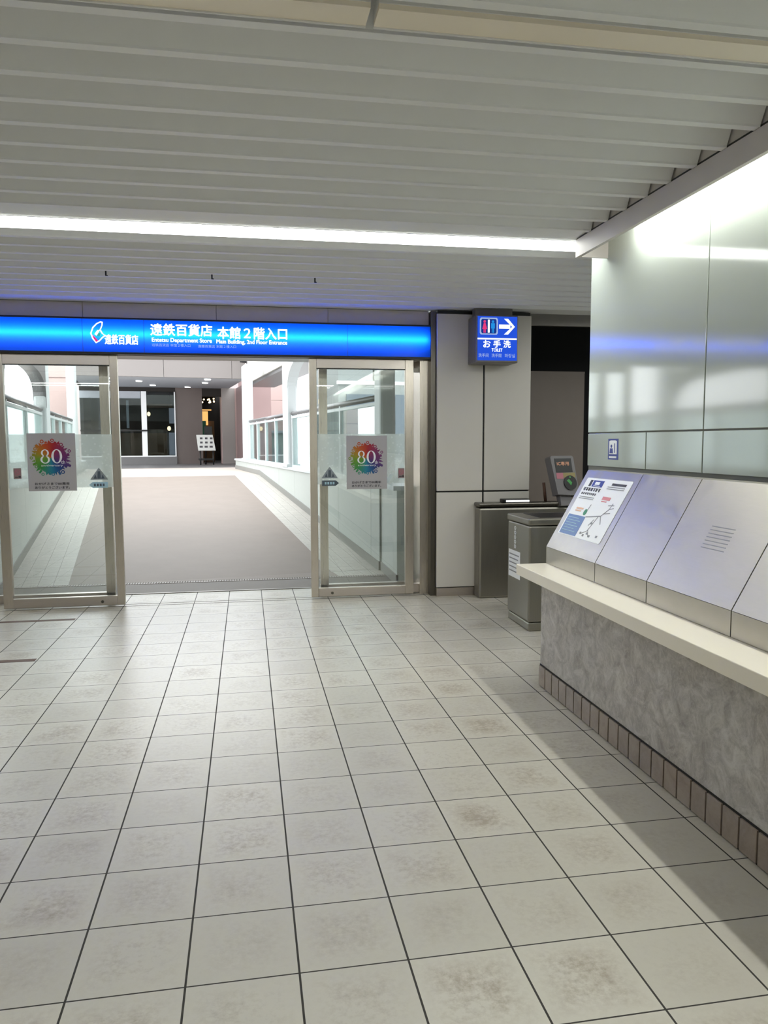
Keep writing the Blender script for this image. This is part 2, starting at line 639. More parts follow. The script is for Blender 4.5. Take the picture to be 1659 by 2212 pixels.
XL = -6.2
XF = 1.807
slats(1.921, 9, XL, XF)               # between the two strips, down to the lip at 0.27
slats(0.067, 1, XL, XF)
mb.sheet([(0.067 + PITCH_C - 0.036 + 0.036 - 0.206, ZC + 0.09), (0.067, ZC + 0.09)], 'x', XL, XF)
slats(-0.139, 10, XL, XF)
slats(-2.199, 10, XL, XF)
slats(-4.871, 11, XL, XF)
mb.sheet([(-4.871, ZC + 0.04), (-4.259, ZC + 0.04)], 'x', XL, XF)
for a, b in ((-0.139, 0.03),):
    mb.sheet([(a, ZC + 0.09), (b, ZC + 0.09)], 'x', XL, XF)
mb.sheet([(1.921, ZC + 0.012), (2.10, ZC + 0.004)], 'x', XL, XF)
mb.sheet([(2.10, ZC + 0.004), (2.118, ZC + 0.004), (2.118, ZC + 0.03), (2.352, ZC + 0.03), (2.352, ZC + 0.004), (2.36, ZC + 0.09)], 'x', XL, 7.0)
slats(2.551, 1, XL, 7.0)
slats(4.405, 9, XL, 7.0)
mb.sheet([(4.405, ZC + 0.105), (4.405, ZC + 0.01), (4.66, ZC + 0.01)], 'x', XL, 7.0)
mb.box(XL, 7.0, -7.2, 4.66, ZC + 0.2, ZC + 0.3)
tag(obj('ceiling', mb, 'ceil'), 'white metal ceiling of long parallel slats across the hall', 'ceiling', kind='structure')

# --- cove fascia along the glass wall
mb = MB()
mb.box(1.803, 1.826, -7.2, 2.08, 2.497, 2.597)
mb.box(1.816, 1.826, -7.2, 2.08, 2.597, 2.745)
mb.box(1.812, 2.0, 2.066, 2.08, 2.50, 2.745)
mb.box(1.826, 2.02, -7.2, 2.08, 2.735, 2.745)
tr1 = tag(obj('trim_1', mb, 'fascia'), 'white fascia board of the light cove above the glass wall', 'fascia', kind='structure')

mb = MB()
mb.box(1.8078, 1.8162, -7.2, 2.07, 2.5965, 2.608)  # black strip draws the shadow line of the gap over the board
obj('shadow_gap', mb, 'black', tr1)

# --- right glass wall (panels with joints) ending at y = 2.29
WX, WEND = 2.0, 2.29
mb = MB()
g2 = 0.004


def wpanel(y0, y1, z0, z1):
    mb.box(WX, WX + 0.02, y0 + g2, y1 - g2, z0 + g2, z1 - g2, 0.002)


vj = [WEND, 1.046, -0.2, -1.446, -2.69, -3.94, -5.2, -7.2]
for a, b in zip(vj[:-1], vj[1:]):
    wpanel(b, a, 1.478, 2.735)
vj2 = [WEND, 1.57, 1.046, 0.4, -0.2, -0.82, -1.446, -2.07, -2.69, -3.3, -3.94, -4.6, -5.2, -7.2]
for a, b in zip(vj2[:-1], vj2[1:]):
    wpanel(b, a, 1.272, 1.478)
wr = tag(obj('wall_right', mb, 'wallglass'), 'glossy pale green glass panel wall above the steel covers', 'wall', kind='structure')
mb = MB()
mb.box(WX + 0.008, WX + 0.13, -7.2, WEND - 0.004, 0.0, 2.735)
obj('wall_core', mb, 'joint', wr)

# --- other walls that close the hall
mb = MB()
mb.box(-6.3, -6.2, -7.2, 4.7, 0, 2.85)
tag(obj('wall_left', mb, 'greyplain'), 'plain grey wall closing the far side of the hall', 'wall', kind='structure')
mb = MB()
mb.box(-6.3, 2.1, -7.3, -7.2, 0, 2.85)
tag(obj('wall_back', mb, 'greyplain'), 'plain grey wall behind the viewer', 'wall', kind='structure')
mb = MB()
mb.box(-6.3, -2.62, 4.66, 4.80, 0, 2.62)
tag(obj('wall_front', mb, 'pillar'), 'grey panel wall beside the sliding doors', 'wall', kind='structure')

# dim passage behind the ticket gates
mb = MB()
mb.box(2.2, 7.1, 6.6, 6.7, 0, 3.1)
mb.box(6.9, 7.1, 4.7, 6.7, 0, 3.1)
mb.box(2.2, 7.1, 4.60, 6.7, 2.9, 3.1)
mb.box(2.2, 2.45, 5.26, 6.7, 0, 3.1)
mb.box(2.2, 7.0, 5.2, 6.6, -0.1, -0.001)
tag(obj('wall_passage', mb, 'dark'), 'passage walls beyond the ticket gates, unlit gloom painted black', 'wall', kind='structure')
mb = MB()
mb.box(2.13, 7.1, 1.93, 2.03, 0, 2.9)  # unseen wall, made pale to bounce lamp light onto the pillar
mb.box(6.9, 7.1, 2.03, 4.7, 0, 2.9)
tag(obj('wall_gate_side', mb, 'whitewall'), 'unseen wall added to close the ticket gate passage, pale to bounce light', 'wall', kind='structure')
mb = MB()
mb.box(2.45, 3.67, 6.0, 6.05, 0, 2.19)
mb.box(2.45, 3.67, 5.995, 6.055, 2.19, 2.21)
tag(obj('wall_panel', mb, 'corr'), 'dull taupe partition panel behind the card reader', 'partition', kind='structure')
mb = MB()
mb.box(2.49, 7.0, 4.66, 4.70, 2.505, 2.62)
tag(obj('trim_2', mb, 'sign_side'), 'grey ceiling edge strip over the ticket gate passage', 'trim', kind='structure')

# --- panelled pillar beside the doors
PY = 4.55
pil = thing('pillar', 'grey enamel panelled pillar between sliding door and ticket gates', 'pillar', (2.03, PY + 0.3, 0), kind='structure')
for (x0, x1, z0, z1) in ((1.59, 2.022, 0.978, 2.57), (2.038, 2.478, 0.978, 2.57), (1.59, 2.022, 0.085, 0.964), (2.038, 2.478, 0.085, 0.964)):
    mb = MB()
    mb.box(x0, x1, PY, PY + 0.03, z0, z1, 0.004)
    obj('cladding_panel', mb, 'pillar', pil)
mb = MB()
mb.box(1.60, 2.47, PY + 0.012, 5.25, 0.0, 2.6)
obj('core', mb, 'black', pil)
mb = MB()
mb.box(2.455, 2.478, PY + 0.03, 5.26, 0.085, 2.57)
obj('side_panel', mb, 'pillar', pil)
mb = MB()
mb.box(1.592, 2.476, PY + 0.003, 5.255, 0.0, 0.078)
obj('skirting', mb, 'steel_h', pil)

# --- header above the doors
hd = thing('door_header', 'brushed steel header band between ceiling and blue lit sign', 'door header', (-0.5, 4.7, 2.47), kind='structure')
xs = [-2.62, -1.45, -0.35, 0.62, 1.54]
for a, b in zip(xs[:-1], xs[1:]):
    mb = MB()
    mb.box(a + 0.002, b - 0.002, 4.665, 4.70, 2.47, 2.606)
    obj('header_panel', mb, 'header', hd)
mb = MB()
mb.box(-2.62, 1.54, 4.70, 5.0, 2.17, 2.62)
obj('header_core', mb, 'steel_dark', hd)

# --- dark frame post between doors and pillar
mb = MB()
mb.box(1.545, 1.592, 4.60, 5.2, 0.0, 2.6)
tag(obj('trim_3', mb, 'steel_dark'), 'dark steel frame upright beside the panelled pillar', 'frame', kind='structure')

# --- sliding leaves (slid open) and the fixed panes behind them
def leaf(name, label, x_lead, x_trail, sgn):
    """x_lead = free edge, x_trail = far edge; sgn +1 when the leaf extends to +x from its free edge"""
    d = thing(name, label, 'sliding door', ((x_lead + x_trail) / 2, DOOR_Y, 0), kind='structure')
    y0, y1 = DOOR_Y, DOOR_Y + 0.045

    def bx(nm, a, b, z0, z1, mat='steel', yy=(y0, y1), bev=0.003):
        m_ = MB()
        m_.box(min(a, b), max(a, b), yy[0], yy[1], z0, z1, bev)
        return obj(nm, m_, mat, d)
    bx('leading_stile', x_lead, x_lead + sgn * 0.066, 0.012, 2.172)
    bx('trailing_stile', x_trail, x_trail - sgn * 0.078, 0.012, 2.172)
    bx('top_rail', x_lead + sgn * 0.066, x_trail - sgn * 0.078, 2.085, 2.172, 'steel_h')
    br = bx('bottom_rail', x_lead + sgn * 0.066, x_trail - sgn * 0.078, 0.012, 0.092, 'steel_h')
    m_ = MB()
    xx = x_lead + sgn * 0.19
    m_.tube((xx, y0 - 0.004, 0.045), (xx, y0 + 0.002, 0.045), 0.013)
    obj('floor_lock', m_, 'steel_dark', br)
    bx('glass_pane', x_lead + sgn * 0.062, x_trail - sgn * 0.074, 0.088, 2.089, 'glass', (y0 + 0.018, y0 + 0.026), 0)
    bx('frosted_band', x_lead + sgn * 0.068, x_trail - sgn * 0.08, 1.045, 1.50, 'film', (y0 + 0.0275, y0 + 0.0285), 0)
    bx('gasket', x_lead + sgn * 0.066, x_trail - sgn * 0.078, 2.080, 2.0865, 'black', (y0 - 0.001, y0 + 0.04), 0)
    return d


leaf('door_1', 'glass sliding door leaf standing open beneath the shop emblem end of the sign', -1.188, -2.185, -1)
leaf('door_2', 'glass sliding door leaf standing open beside the panelled pillar', 0.448, 1.402, 1)


def fixed(name, label, xa, xb, stile_at):
    d = thing(name, label, 'fixed window', ((xa + xb) / 2, 5.0, 0), kind='structure')
    for nm, a, b, z0, z1, mat, yy in (('stile', stile_at[0], stile_at[1], 0, 2.17, 'steel', (4.97, 5.03)),
                                      ('sill', xa, xb, 0, 0.07, 'steel_h', (4.97, 5.03)),
                                      ('head', xa, xb, 2.12, 2.17, 'steel_h', (4.97, 5.03)),
                                      ('glass_pane', xa, xb, 0.07, 2.12, 'glass', (4.996, 5.004))):
        m_ = MB()
        m_.box(a, b, yy[0], yy[1], z0, z1)
        obj(nm, m_, mat, d)
    return d


fixed('window_1', 'fixed glass side pane behind the open leaf under the emblem', -2.62, -1.32, (-1.392, -1.316))
w2 = fixed('window_2', 'fixed glass side pane behind the open leaf near the pillar', 0.56, 1.545, (0.562, 0.637))
mb = MB()
mb.box(1.465, 1.545, 4.70, 5.03, 0.0, 2.172)
obj('jamb_post', mb, 'steel', w2)
mb = MB()
mb.box(1.40, 1.466, 4.74, 4.80, 0.012, 0.092)
obj('jamb_rail', mb, 'steel_h', w2)
mb = MB()
mb.box(1.412, 1.464, 4.715, 4.74, 2.062, 2.10)
obj('latch', mb, 'steel_dark', w2)

# --- door track and threshold
mb = MB()
mb.box(-2.62, 1.545, 4.655, 4.662, -0.01, 0.002)
mb.box(-2.62, 1.545, 4.735, 4.742, -0.01, 0.002)
tag(obj('door_track', mb, 'steel_dark'), 'thin steel guide rails set in the floor under the sliding doors', 'door track')
mb = MB()
mb.box(-2.75, 1.55, 5.18, 5.215, -0.1, 0.006)
tag(obj('threshold', mb, 'steel_dark'), 'dark steel threshold strip where the bridge paving begins', 'threshold')

# ================================================================ ENTRANCE SIGN
SY = 4.63
sg = thing('entrance_sign', 'long blue backlit shop entrance sign above the sliding doors', 'sign', (-0.5, 4.66, 2.19))
mb = MB()
zs0, zs1 = 2.195, 2.462
mb.box(-2.62, 1.572, SY + 0.14, SY + 0.15, zs0 - 0.01, zs1 + 0.012)
mb.box(-2.62, 1.572, SY - 0.008, SY + 0.14, zs0 - 0.022, zs0 - 0.004)
mb.box(-2.62, 1.572, SY - 0.008, SY + 0.14, zs1 + 0.002, zs1 + 0.016)
mb.box(1.560, 1.572, SY - 0.008, SY + 0.14, zs0 - 0.02, zs1 + 0.012)
mb.box(-2.62, -2.61, SY - 0.008, SY + 0.14, zs0 - 0.02, zs1 + 0.012)
obj('case', mb, 'black', sg)
sx = [-2.61, -1.451, -0.954, 0.79, 1.56]
for a, b in zip(sx[:-1], sx[1:]):
    mb = MB()
    mb.face([(a, SY, zs0 - 0.004), (b, SY, zs0 - 0.004), (b, SY, zs1 + 0.002), (a, SY, zs1 + 0.002)])
    obj('light_panel', mb, 'blue_panel', sg)
mb = MB()
mb.tube((-2.58, SY + 0.035, 2.345), (1.525, SY + 0.035, 2.345), 0.013)
obj('light_tube', mb, 'tube', sg)
for a in sx[1:-1]:
    mb = MB()
    mb.box(a - 0.0012, a + 0.0012, SY - 0.001, SY + 0.001, zs0 - 0.004, zs1 + 0.002)
    obj('panel_joint', mb, 'navy', sg)
PX = plane_xz(SY - 0.002)
obj('main_lettering', text_mb('遠鉄百貨店', PX, -0.899, -0.388, 2.338, 2.436, 0.03), 'sign_white', sg, 'large white Japanese shop name')
obj('main_lettering', text_mb('本館２階入口', PX, -0.341, 0.254, 2.322, 2.422, 0.03), 'sign_white', sg, 'large white Japanese lettering reading main building entrance')
obj('english_lettering', text_mb('Entetsu Department Store', PX, -0.890, -0.392, 2.274, 2.318, 0.034), 'sign_white', sg)
obj('english_lettering', text_mb('Main Building, 2nd Floor Entrance', PX, -0.352, 0.254, 2.270, 2.314, 0.034), 'sign_white', sg)
obj('small_lettering', text_mb('远铁百货店 本馆２楼入口', PX, -0.891, -0.572, 2.245, 2.270, 0.0), 'sign_pale', sg)
obj('small_lettering', text_mb('遠鐵百貨店 本館２樓入口', PX, -0.508, -0.187, 2.241, 2.266, 0.0), 'sign_pale', sg)
obj('emblem_lettering', text_mb('遠鉄百貨店', PX, -1.272, -1.003, 2.257, 2.337, 0.03), 'sign_white', sg)
# emblem: a leaning white flame outline with red and teal fields
mb = MB()
fl = [(-1.345, 2.262), (-1.375, 2.30), (-1.389, 2.345), (-1.370, 2.395), (-1.335, 2.430), (-1.302, 2.445), (-1.283, 2.440), (-1.287, 2.41), (-1.302, 2.375),
      (-1.285, 2.345), (-1.262, 2.325), (-1.29, 2.305), (-1.315, 2.278)]
fi = [(-1.343, 2.272), (-1.365, 2.305), (-1.377, 2.345), (-1.361, 2.388), (-1.331, 2.420), (-1.304, 2.434), (-1.295, 2.432), (-1.297, 2.41), (-1.314, 2.372),
      (-1.298, 2.345), (-1.278, 2.328), (-1.298, 2.312), (-1.318, 2.289)]
mb.disc([PX @ Vector((a, b, 0.001)) for a, b in fl], [PX @ Vector((a, b, 0.001)) for a, b in fi])
poly(mb, PX, [(-1.355, 2.338), (-1.33, 2.372), (-1.309, 2.372), (-1.337, 2.325)], 0.0005)
emb = obj('emblem', mb, 'sign_white', sg)
mb = MB()
poly(mb, PX, [(-1.343, 2.273), (-1.364, 2.305), (-1.374, 2.335), (-1.355, 2.318), (-1.327, 2.285)], 0.0)
obj('red_field', mb, 'sign_red', emb)
mb = MB()
poly(mb, PX, [(-1.35, 2.345), (-1.338, 2.338), (-1.318, 2.352), (-1.302, 2.345), (-1.315, 2.315), (-1.335, 2.322)], 0.0)
obj('teal_field', mb, 'sign_green', emb)

# ================================================================ TOILET SIGN
ts = thing('toilet_sign', 'small square blue lit toilet sign with arrow on the panelled pillar', 'sign', (2.07, 4.42, 2.12))
TY = 4.30
mb = MB()
mb.box(1.876, 2.262, TY + 0.002, PY - 0.001, 2.118, 2.528, 0.008)
obj('case', mb, 'sign_side', ts)
mb = MB()
mb.box(1.90, 2.24, TY + 0.10, TY + 0.2, 2.528, 2.606)
obj('ceiling_bracket', mb, 'sign_side', ts)
PT = plane_xz(TY)
mb = MB()
rect(mb, PT, 1.889, 2.250, 2.137, 2.517, -0.001, 0.002)
obj('face', mb, 'sign_blue', ts)
mb = MB()
o_ = [(1.918, 2.358), (2.062, 2.358), (2.072, 2.372), (2.072, 2.49), (2.062, 2.504), (1.918, 2.504), (1.908, 2.49), (1.908, 2.372)]
c_ = (1.99, 2.431)
i_ = [(c_[0] + (a - c_[0]) * 0.85, c_[1] + (b - c_[1]) * 0.85) for a, b in o_]
mb.disc([PT @ Vector((a, b, 0.004)) for a, b in o_], [PT @ Vector((a, b, 0.004)) for a, b in i_])
pic = obj('pictogram', mb, 'sign_pale', ts)
mb = MB()
poly(mb, PT, i_, 0.002, 0.001)
obj('ground', mb, 'sign_pic', pic)
mb = MB()
rect(mb, PT, 1.981, 1.997, 2.375, 2.486, 0.004)
obj('divider_bar', mb, 'sign_white', pic)


def figure(cx, skirt):
    m_ = MB()
    poly(m_, PT, circle_pts(cx, 2.471, 0.0115, 14), 0.004)
    if skirt:
        poly(m_, PT, [(cx - 0.008, 2.457), (cx + 0.008, 2.457), (cx + 0.022, 2.405), (cx - 0.022, 2.405)], 0.004)
    else:
        poly(m_, PT, [(cx - 0.017, 2.457), (cx + 0.017, 2.457), (cx + 0.017, 2.412), (cx - 0.017, 2.412)], 0.004)
    poly(m_, PT, [(cx - 0.010, 2.412), (cx - 0.002, 2.412), (cx - 0.002, 2.374), (cx - 0.010, 2.374)], 0.004)
    poly(m_, PT, [(cx + 0.002, 2.412), (cx + 0.010, 2.412), (cx + 0.010, 2.374), (cx + 0.002, 2.374)], 0.004)
    return m_


obj('woman_figure', figure(1.952, True), 'sign_red', pic)
obj('man_figure', figure(2.027, False), 'sign_sky', pic)
mb = MB()
zc = 2.43
poly(mb, PT, [(2.084, zc - 0.018), (2.186, zc - 0.018), (2.186, zc + 0.018), (2.084, zc + 0.018)], 0.002)
poly(mb, PT, [(2.228, zc), (2.203, zc), (2.128, zc + 0.068), (2.165, zc + 0.068)], 0.003)
poly(mb, PT, [(2.228, zc), (2.165, zc - 0.068), (2.128, zc - 0.068), (2.203, zc)], 0.003)
obj('arrow', mb, 'sign_white', ts)
mb = MB()
rect(mb, PT, 1.889, 2.246, 2.317, 2.330, 0.002)
obj('divider_line', mb, 'sign_white', ts)
PT2 = plane_xz(TY - 0.002)
for k, ch in enumerate('お手洗'):
    obj('japanese_lettering', text_mb(ch, PT2, 1.942 + k * 0.092, 2.006 + k * 0.092, 2.249, 2.310, 0.03), 'sign_white', ts)
obj('english_lettering', text_mb('TOILET', PT2, 2.018, 2.116, 2.213, 2.241, 0.02), 'sign_white', ts)
for s_, a, b in (('洗手间', 1.898, 1.990), ('洗手間', 2.018, 2.108), ('화장실', 2.138, 2.232)):
    obj('small_lettering', text_mb(s_, PT2, a, b, 2.164, 2.196, 0.008), 'sign_pale', ts)

# ================================================================ CEILING LAMPS
def strip(label, x0, x1, yc, lit, w=0.218, h=0.001, z=ZC, group='strip lamps in the slatted ceiling'):
    t = thing('strip_lamp', label, 'ceiling lamp', ((x0 + x1) / 2, yc, z), group)
    m_ = MB()
    m_.box(x0, x1, yc - w / 2, yc + w / 2, z - h, z + 0.002)
    obj('diffuser', m_, 'lamp' if lit else 'lamp_off', t)
    m_ = MB()
    m_.box(x0, x1, yc - w / 2 - 0.004, yc + w / 2 + 0.004, z + 0.002, z + 0.028)
    obj('housing', m_, 'white', t)
    if not lit:
        m_ = MB()
        m_.box(x0, x1, yc + w / 2 + 0.001, yc + w / 2 + 0.004, z - h - 0.004, z + 0.03)
        obj('edge_trim', m_, 'white', t)
    return t


strip('lit white strip lamp in the ceiling, run that ends at the cove fascia', 0.083, 1.95, 2.235, True)
strip('lit white strip lamp in the ceiling over the emblem end of the blue sign', -2.4, 0.079, 2.235, True)
strip('lit white strip lamp beyond the side of the frame, in line with the far run', -4.9, -2.404, 2.235, True)
strip('unlit beige strip lamp cover overhead, longer run towards the glass wall', 0.262, 1.80, -0.055, False, 0.092, 0.012, ZC + 0.008)
strip('unlit beige strip lamp cover overhead, run away from the glass wall', -2.2, 0.239, -0.055, False, 0.092, 0.012, ZC + 0.008)
strip('lit strip lamp far behind the viewer, mirrored in the door glass', -4.9, 1.7, -4.56, True)

strip('added strip lamp out of view past the glass wall end, brightening gates and pillar', 2.55, 6.4, 2.62, True, z=2.555)  # added lamp, hidden from view, to brighten the gates and pillar
strip('second added strip lamp out of view, brightening the ticket gate passage', 3.05, 6.4, 3.9, True, z=2.555)  # further added lamp, also hidden, for more light in the passage

t = thing('cove_lamp', 'bright tube lamp hidden in the cove washing the glass wall', 'lamp', (1.95, -2.0, 2.59))
mb = MB()
mb.tube((1.945, -6.8, 2.585), (1.945, 1.68, 2.585), 0.019)
obj('tube', mb, 'cove', t)
mb = MB()
mb.box(1.925, 1.965, -6.8, 1.68, 2.62, 2.735)
obj('holder', mb, 'white', t)

# small dark hooks on the slats
hk = None
for k, (x, y, lab) in enumerate(((-1.049, 3.43, 'tiny dark hook on the ceiling slats above the emblem'),
                                 (-0.332, 3.43, 'tiny dark hook on the ceiling slats above the large lettering'),
                                 (0.397, 3.43, 'tiny dark hook on the ceiling slats near the panelled pillar end'))):
    if hk is None:
        mb = MB()
        mb.box(x - 0.005, x + 0.005, y - 0.004, y + 0.004, ZC - 0.018, ZC + 0.05)
        mb.box(x - 0.005, x + 0.012, y - 0.004, y + 0.004, ZC - 0.022, ZC - 0.016)
        hk = tag(obj('ceiling_hook', mb, 'black', None, origin=(x, y, ZC)), lab, 'hook', 'hooks on the ceiling slats')
    else:
        h2 = hk.copy()
        COL.objects.link(h2)
        h2.location = (x, y, ZC)
        h2['label'] = lab

# ================================================================ COUNTER
ct = thing('counter', 'low counter base clad in mottled grey brown stone with tiled plinth', 'counter', (1.8, -1.5, 0))
mb = MB()
mb.box(1.56, WX, -6.5, 1.918, 0.130, 0.646)
obj('stone_panel', mb, 'stone', ct)
mb = MB()
mb.box(1.5565, WX, -6.5, 1.9165, 0.0, 0.130)
pl = obj('plinth', mb, 'grout', ct)
mb = MB()
yy = 1.918
while yy > -2.2:
    y2 = yy - 0.0985
    mb.box(1.5495, 1.57, y2 + 0.0045, yy - 0.0045, 0.006, 0.122, 0.0012)
    yy = y2
obj('plinth_tiles', mb, 'plinth', pl)
mb = MB()
mb.box(1.442, WX, -6.5, 2.022, 0.646, 0.707, 0.003)
tag(obj('worktop', mb, 'ledge'), 'long cream solid counter top overhanging the stone base', 'counter top')

# steel covers on the counter
AX, AZ, TX, TZ = 1.627, 0.807, 1.882, 1.258


def cover(name, label, y0, y1, extra=None):
    t = thing(name, label, 'steel cover', ((AX + TX) / 2, (y0 + y1) / 2, 0.707), 'steel covers on the counter')
    e = 0.003
    m_ = MB()
    m_.prism([(AX, 0.709), (AX, AZ - 0.002), (AX + 0.02, AZ - 0.002), (AX + 0.02, 0.709)], 'y', y0 + e, y1 - e)
    obj('front_face', m_, 'display', t)
    m_ = MB()
    m_.prism([(AX, AZ), (TX, TZ), (TX + 0.09, TZ), (TX + 0.09, TZ - 0.03), (TX + 0.01, TZ - 0.03), (AX + 0.02, AZ)], 'y', y0 + e, y1 - e)
    obj('sloping_face', m_, 'display', t)
    m_ = MB()
    m_.prism([(AX + 0.006, 0.707), (AX + 0.006, AZ), (TX, TZ - 0.008), (TX + 0.09, TZ - 0.008), (TX + 0.09, 0.707)], 'y', y0 + 0.006, y1 - 0.006)
    obj('body', m_, 'steel_dark', t)
    return t


cover('steel_cover', 'sloping steel counter cover that carries the route map sheet', 1.372, 2.022)
cover('steel_cover', 'plain sloping steel counter cover next to the one with the route map', 0.855, 1.372)
c3 = cover('steel_cover', 'wide sloping steel counter cover marked by a faint lined patch', 0.2455, 0.855)
cover('steel_cover', 'paler sloping steel counter cover cut by the picture edge', -0.376, 0.2455)
cover('steel_cover', 'sloping steel counter cover outside the picture', -0.99, -0.376)
slope = Vector((TX - AX, 0, TZ - AZ)).normalized()
nrm = Vector((0, -1, 0)).cross(slope)


def slope_mx(w):
    """u = -y (towards the viewer), v = up the slope"""
    m_ = Matrix.Identity(4)
    o0 = Vector((AX, 0.0541, AZ)) + nrm * w
    for i in range(3):
        m_[i][0] = (0, -1, 0)[i] * 1.0239
        m_[i][1] = slope[i] * 1.0239
        m_[i][2] = nrm[i]
        m_[i][3] = o0[i]
    return m_


# faint louvre marks on the third cover
SM = slope_mx(0.0)
mb = MB()
for k in range(7):
    v_ = 0.205 + k * 0.016
    u_ = -0.545 + 0.0
    rect(mb, SM, u_, u_ + 0.15, v_, v_ + 0.0035, 0.0002, 0.0008)
obj('vent_lines', mb, 'inkgrey', c3)

# route map sheet (u = -y)
SM = slope_mx(0.001)
mp = thing('route_map', 'white printed route map sheet lying on the first sloping steel cover', 'map', (1.79, 1.7, 1.02))
mb = MB()
poly(mb, SM, [(-1.862, 0.098), (-1.352, 0.098), (-1.345, 0.106), (-1.337, 0.452), (-1.345, 0.460), (-1.858, 0.458), (-1.866, 0.45), (-1.868, 0.106)], 0.0, 0.0008)
obj('sheet', mb, 'paper', mp)
SM2 = slope_mx(0.0022)
mb = MB()
rect(mb, SM2, -1.766, -1.640, 0.406, 0.445)
nb = obj('title_box', mb, 'navy', mp, 'small dark blue heading box')
mb = MB()
rect(mb, SM2, -1.735, -1.680, 0.418, 0.436, 0.0012)
rect(mb, SM2, -1.742, -1.663, 0.410, 0.413, 0.0012)
obj('title_mark', mb, 'paper', nb)
mb = MB()
rect(mb, SM2, -1.805, -1.778, 0.406, 0.445)
random.seed(3)
for row, (v0, h, n, u0, u1) in enumerate(((0.377, 0.020, 7, -1.842, -1.632), (0.353, 0.013, 8, -1.842, -1.655))):
    w_ = (u1 - u0) / n
    for k in range(n):                        # unreadable heading characters as stroke clusters
        a = u0 + k * w_
        rect(mb, SM2, a, a + w_ * 0.78, v0 + h * 0.8, v0 + h)
        rect(mb, SM2, a + w_ * random.uniform(0.1, 0.5), a + w_ * random.uniform(0.55, 0.75), v0, v0 + h * 0.82)
        rect(mb, SM2, a, a + w_ * 0.75, v0 + h * random.uniform(0.2, 0.4), v0 + h * 0.52)
obj('heading_print', mb, 'ink', mp)
mb = MB()
rect(mb, SM2, -1.540, -1.385, 0.425, 0.438)
obj('heading_print', mb, 'ink', mp)
mb = MB()
for v_ in (0.337, 0.327, 0.413, 0.402):
    if v_ > 0.4:
        rect(mb, SM2, -1.575, -1.385, v_, v_ + 0.004)
    else:
        rect(mb, SM2, -1.842, -1.66, v_, v_ + 0.004)


def stroke(mb_, mx, a, b, w_):
    a, b = Vector(a), Vector(b)
    d = (b - a).normalized()
    n = Vector((-d.y, d.x)) * w_ / 2
    poly(mb_, mx, [tuple(a + n), tuple(a - n), tuple(b - n), tuple(b + n)], 0.0, 0.0008)


for a, b, w_ in (((-1.64, 0.225), (-1.48, 0.245), 0.006), ((-1.48, 0.245), (-1.43, 0.29), 0.005), ((-1.48, 0.245), (-1.44, 0.20), 0.005), ((-1.50, 0.245), (-1.54, 0.15), 0.005),
                 ((-1.54, 0.15), (-1.60, 0.125), 0.004), ((-1.54, 0.16), (-1.50, 0.12), 0.004), ((-1.43, 0.29), (-1.39, 0.30), 0.004), ((-1.43, 0.29), (-1.42, 0.325), 0.004),
                 ((-1.66, 0.26), (-1.65, 0.30), 0.005), ((-1.47, 0.26), (-1.40, 0.27), 0.004), ((-1.46, 0.31), (-1.40, 0.315), 0.004), ((-1.56, 0.18), (-1.53, 0.22), 0.005)):
    stroke(mb, SM2, a, b, w_)
obj('map_lines', mb, 'inkgrey', mp)
for a, b in ((-1.61, 0.125), (-1.57, 0.115), (-1.535, 0.13), (-1.50, 0.118), (-1.42, 0.125), (-1.545, 0.19)):
    mb = MB()
    rect(mb, SM2, a, a + 0.018, b, b + 0.012)
    obj('station_mark', mb, 'inkgrey', mp)
mb = MB()
rect(mb, SM2, -1.852, -1.640, 0.104, 0.224)
bb = obj('blue_box', mb, 'steelblue', mp, 'blue notice box')
mb = MB()
for k in range(6):
    rect(mb, SM2, -1.835, -1.70 + 0.03 * (k % 2), 0.205 - k * 0.016, 0.2085 - k * 0.016, 0.0012)
obj('box_print', mb, 'sticker_cyan', bb)
mb = MB()
rect(mb, SM2, -1.565, -1.475, 0.337, 0.356)
rect(mb, SM2, -1.560, -1.50, 0.325, 0.331)
obj('red_note', mb, 'redink', mp)
mb = MB()
rect(mb, SM2, -1.80, -1.715, 0.262, 0.272)
rect(mb, SM2, -1.80, -1.73, 0.249, 0.256)
obj('orange_note', mb, 'orangeink', mp)
mb = MB()
poly(mb, SM2, circle_pts(-1.672, 0.250, 0.019, 20), 0, 0.0008)
obj('green_dot', mb, 'greenink', mp)

# small blue sticker on the glass wall
PW = Matrix(((0, 0, -1, WX - 0.0005), (-1, 0, 0, 0), (0, 1, 0, 0), (0, 0, 0, 1)))
st = thing('wall_sticker', 'small blue framed pictogram sticker on the glass wall', 'sticker', (WX, 1.94, 1.38))
mb = MB()
rect(mb, PW, -2.006, -1.880, 1.320, 1.442, 0, 0.0008)
obj('sheet', mb, 'navy', st)
mb = MB()
poly(mb, PW, [(-1.990, 1.352), (-1.897, 1.352), (-1.897, 1.428), (-1.915, 1.432), (-1.972, 1.432), (-1.990, 1.428)], 0.001)
rect(mb, PW, -1.99, -1.90, 1.329, 1.340, 0.001)
win = obj('picture', mb, 'paper', st)
mb = MB()
poly(mb, PW, circle_pts(-1.962, 1.398, 0.010, 14), 0.002)
poly(mb, PW, [(-1.978, 1.386), (-1.946, 1.386), (-1.940, 1.356), (-1.984, 1.356)], 0.002)
rect(mb, PW, -1.925, -1.917, 1.360, 1.415, 0.002)
obj('figure', mb, 'navy', win)

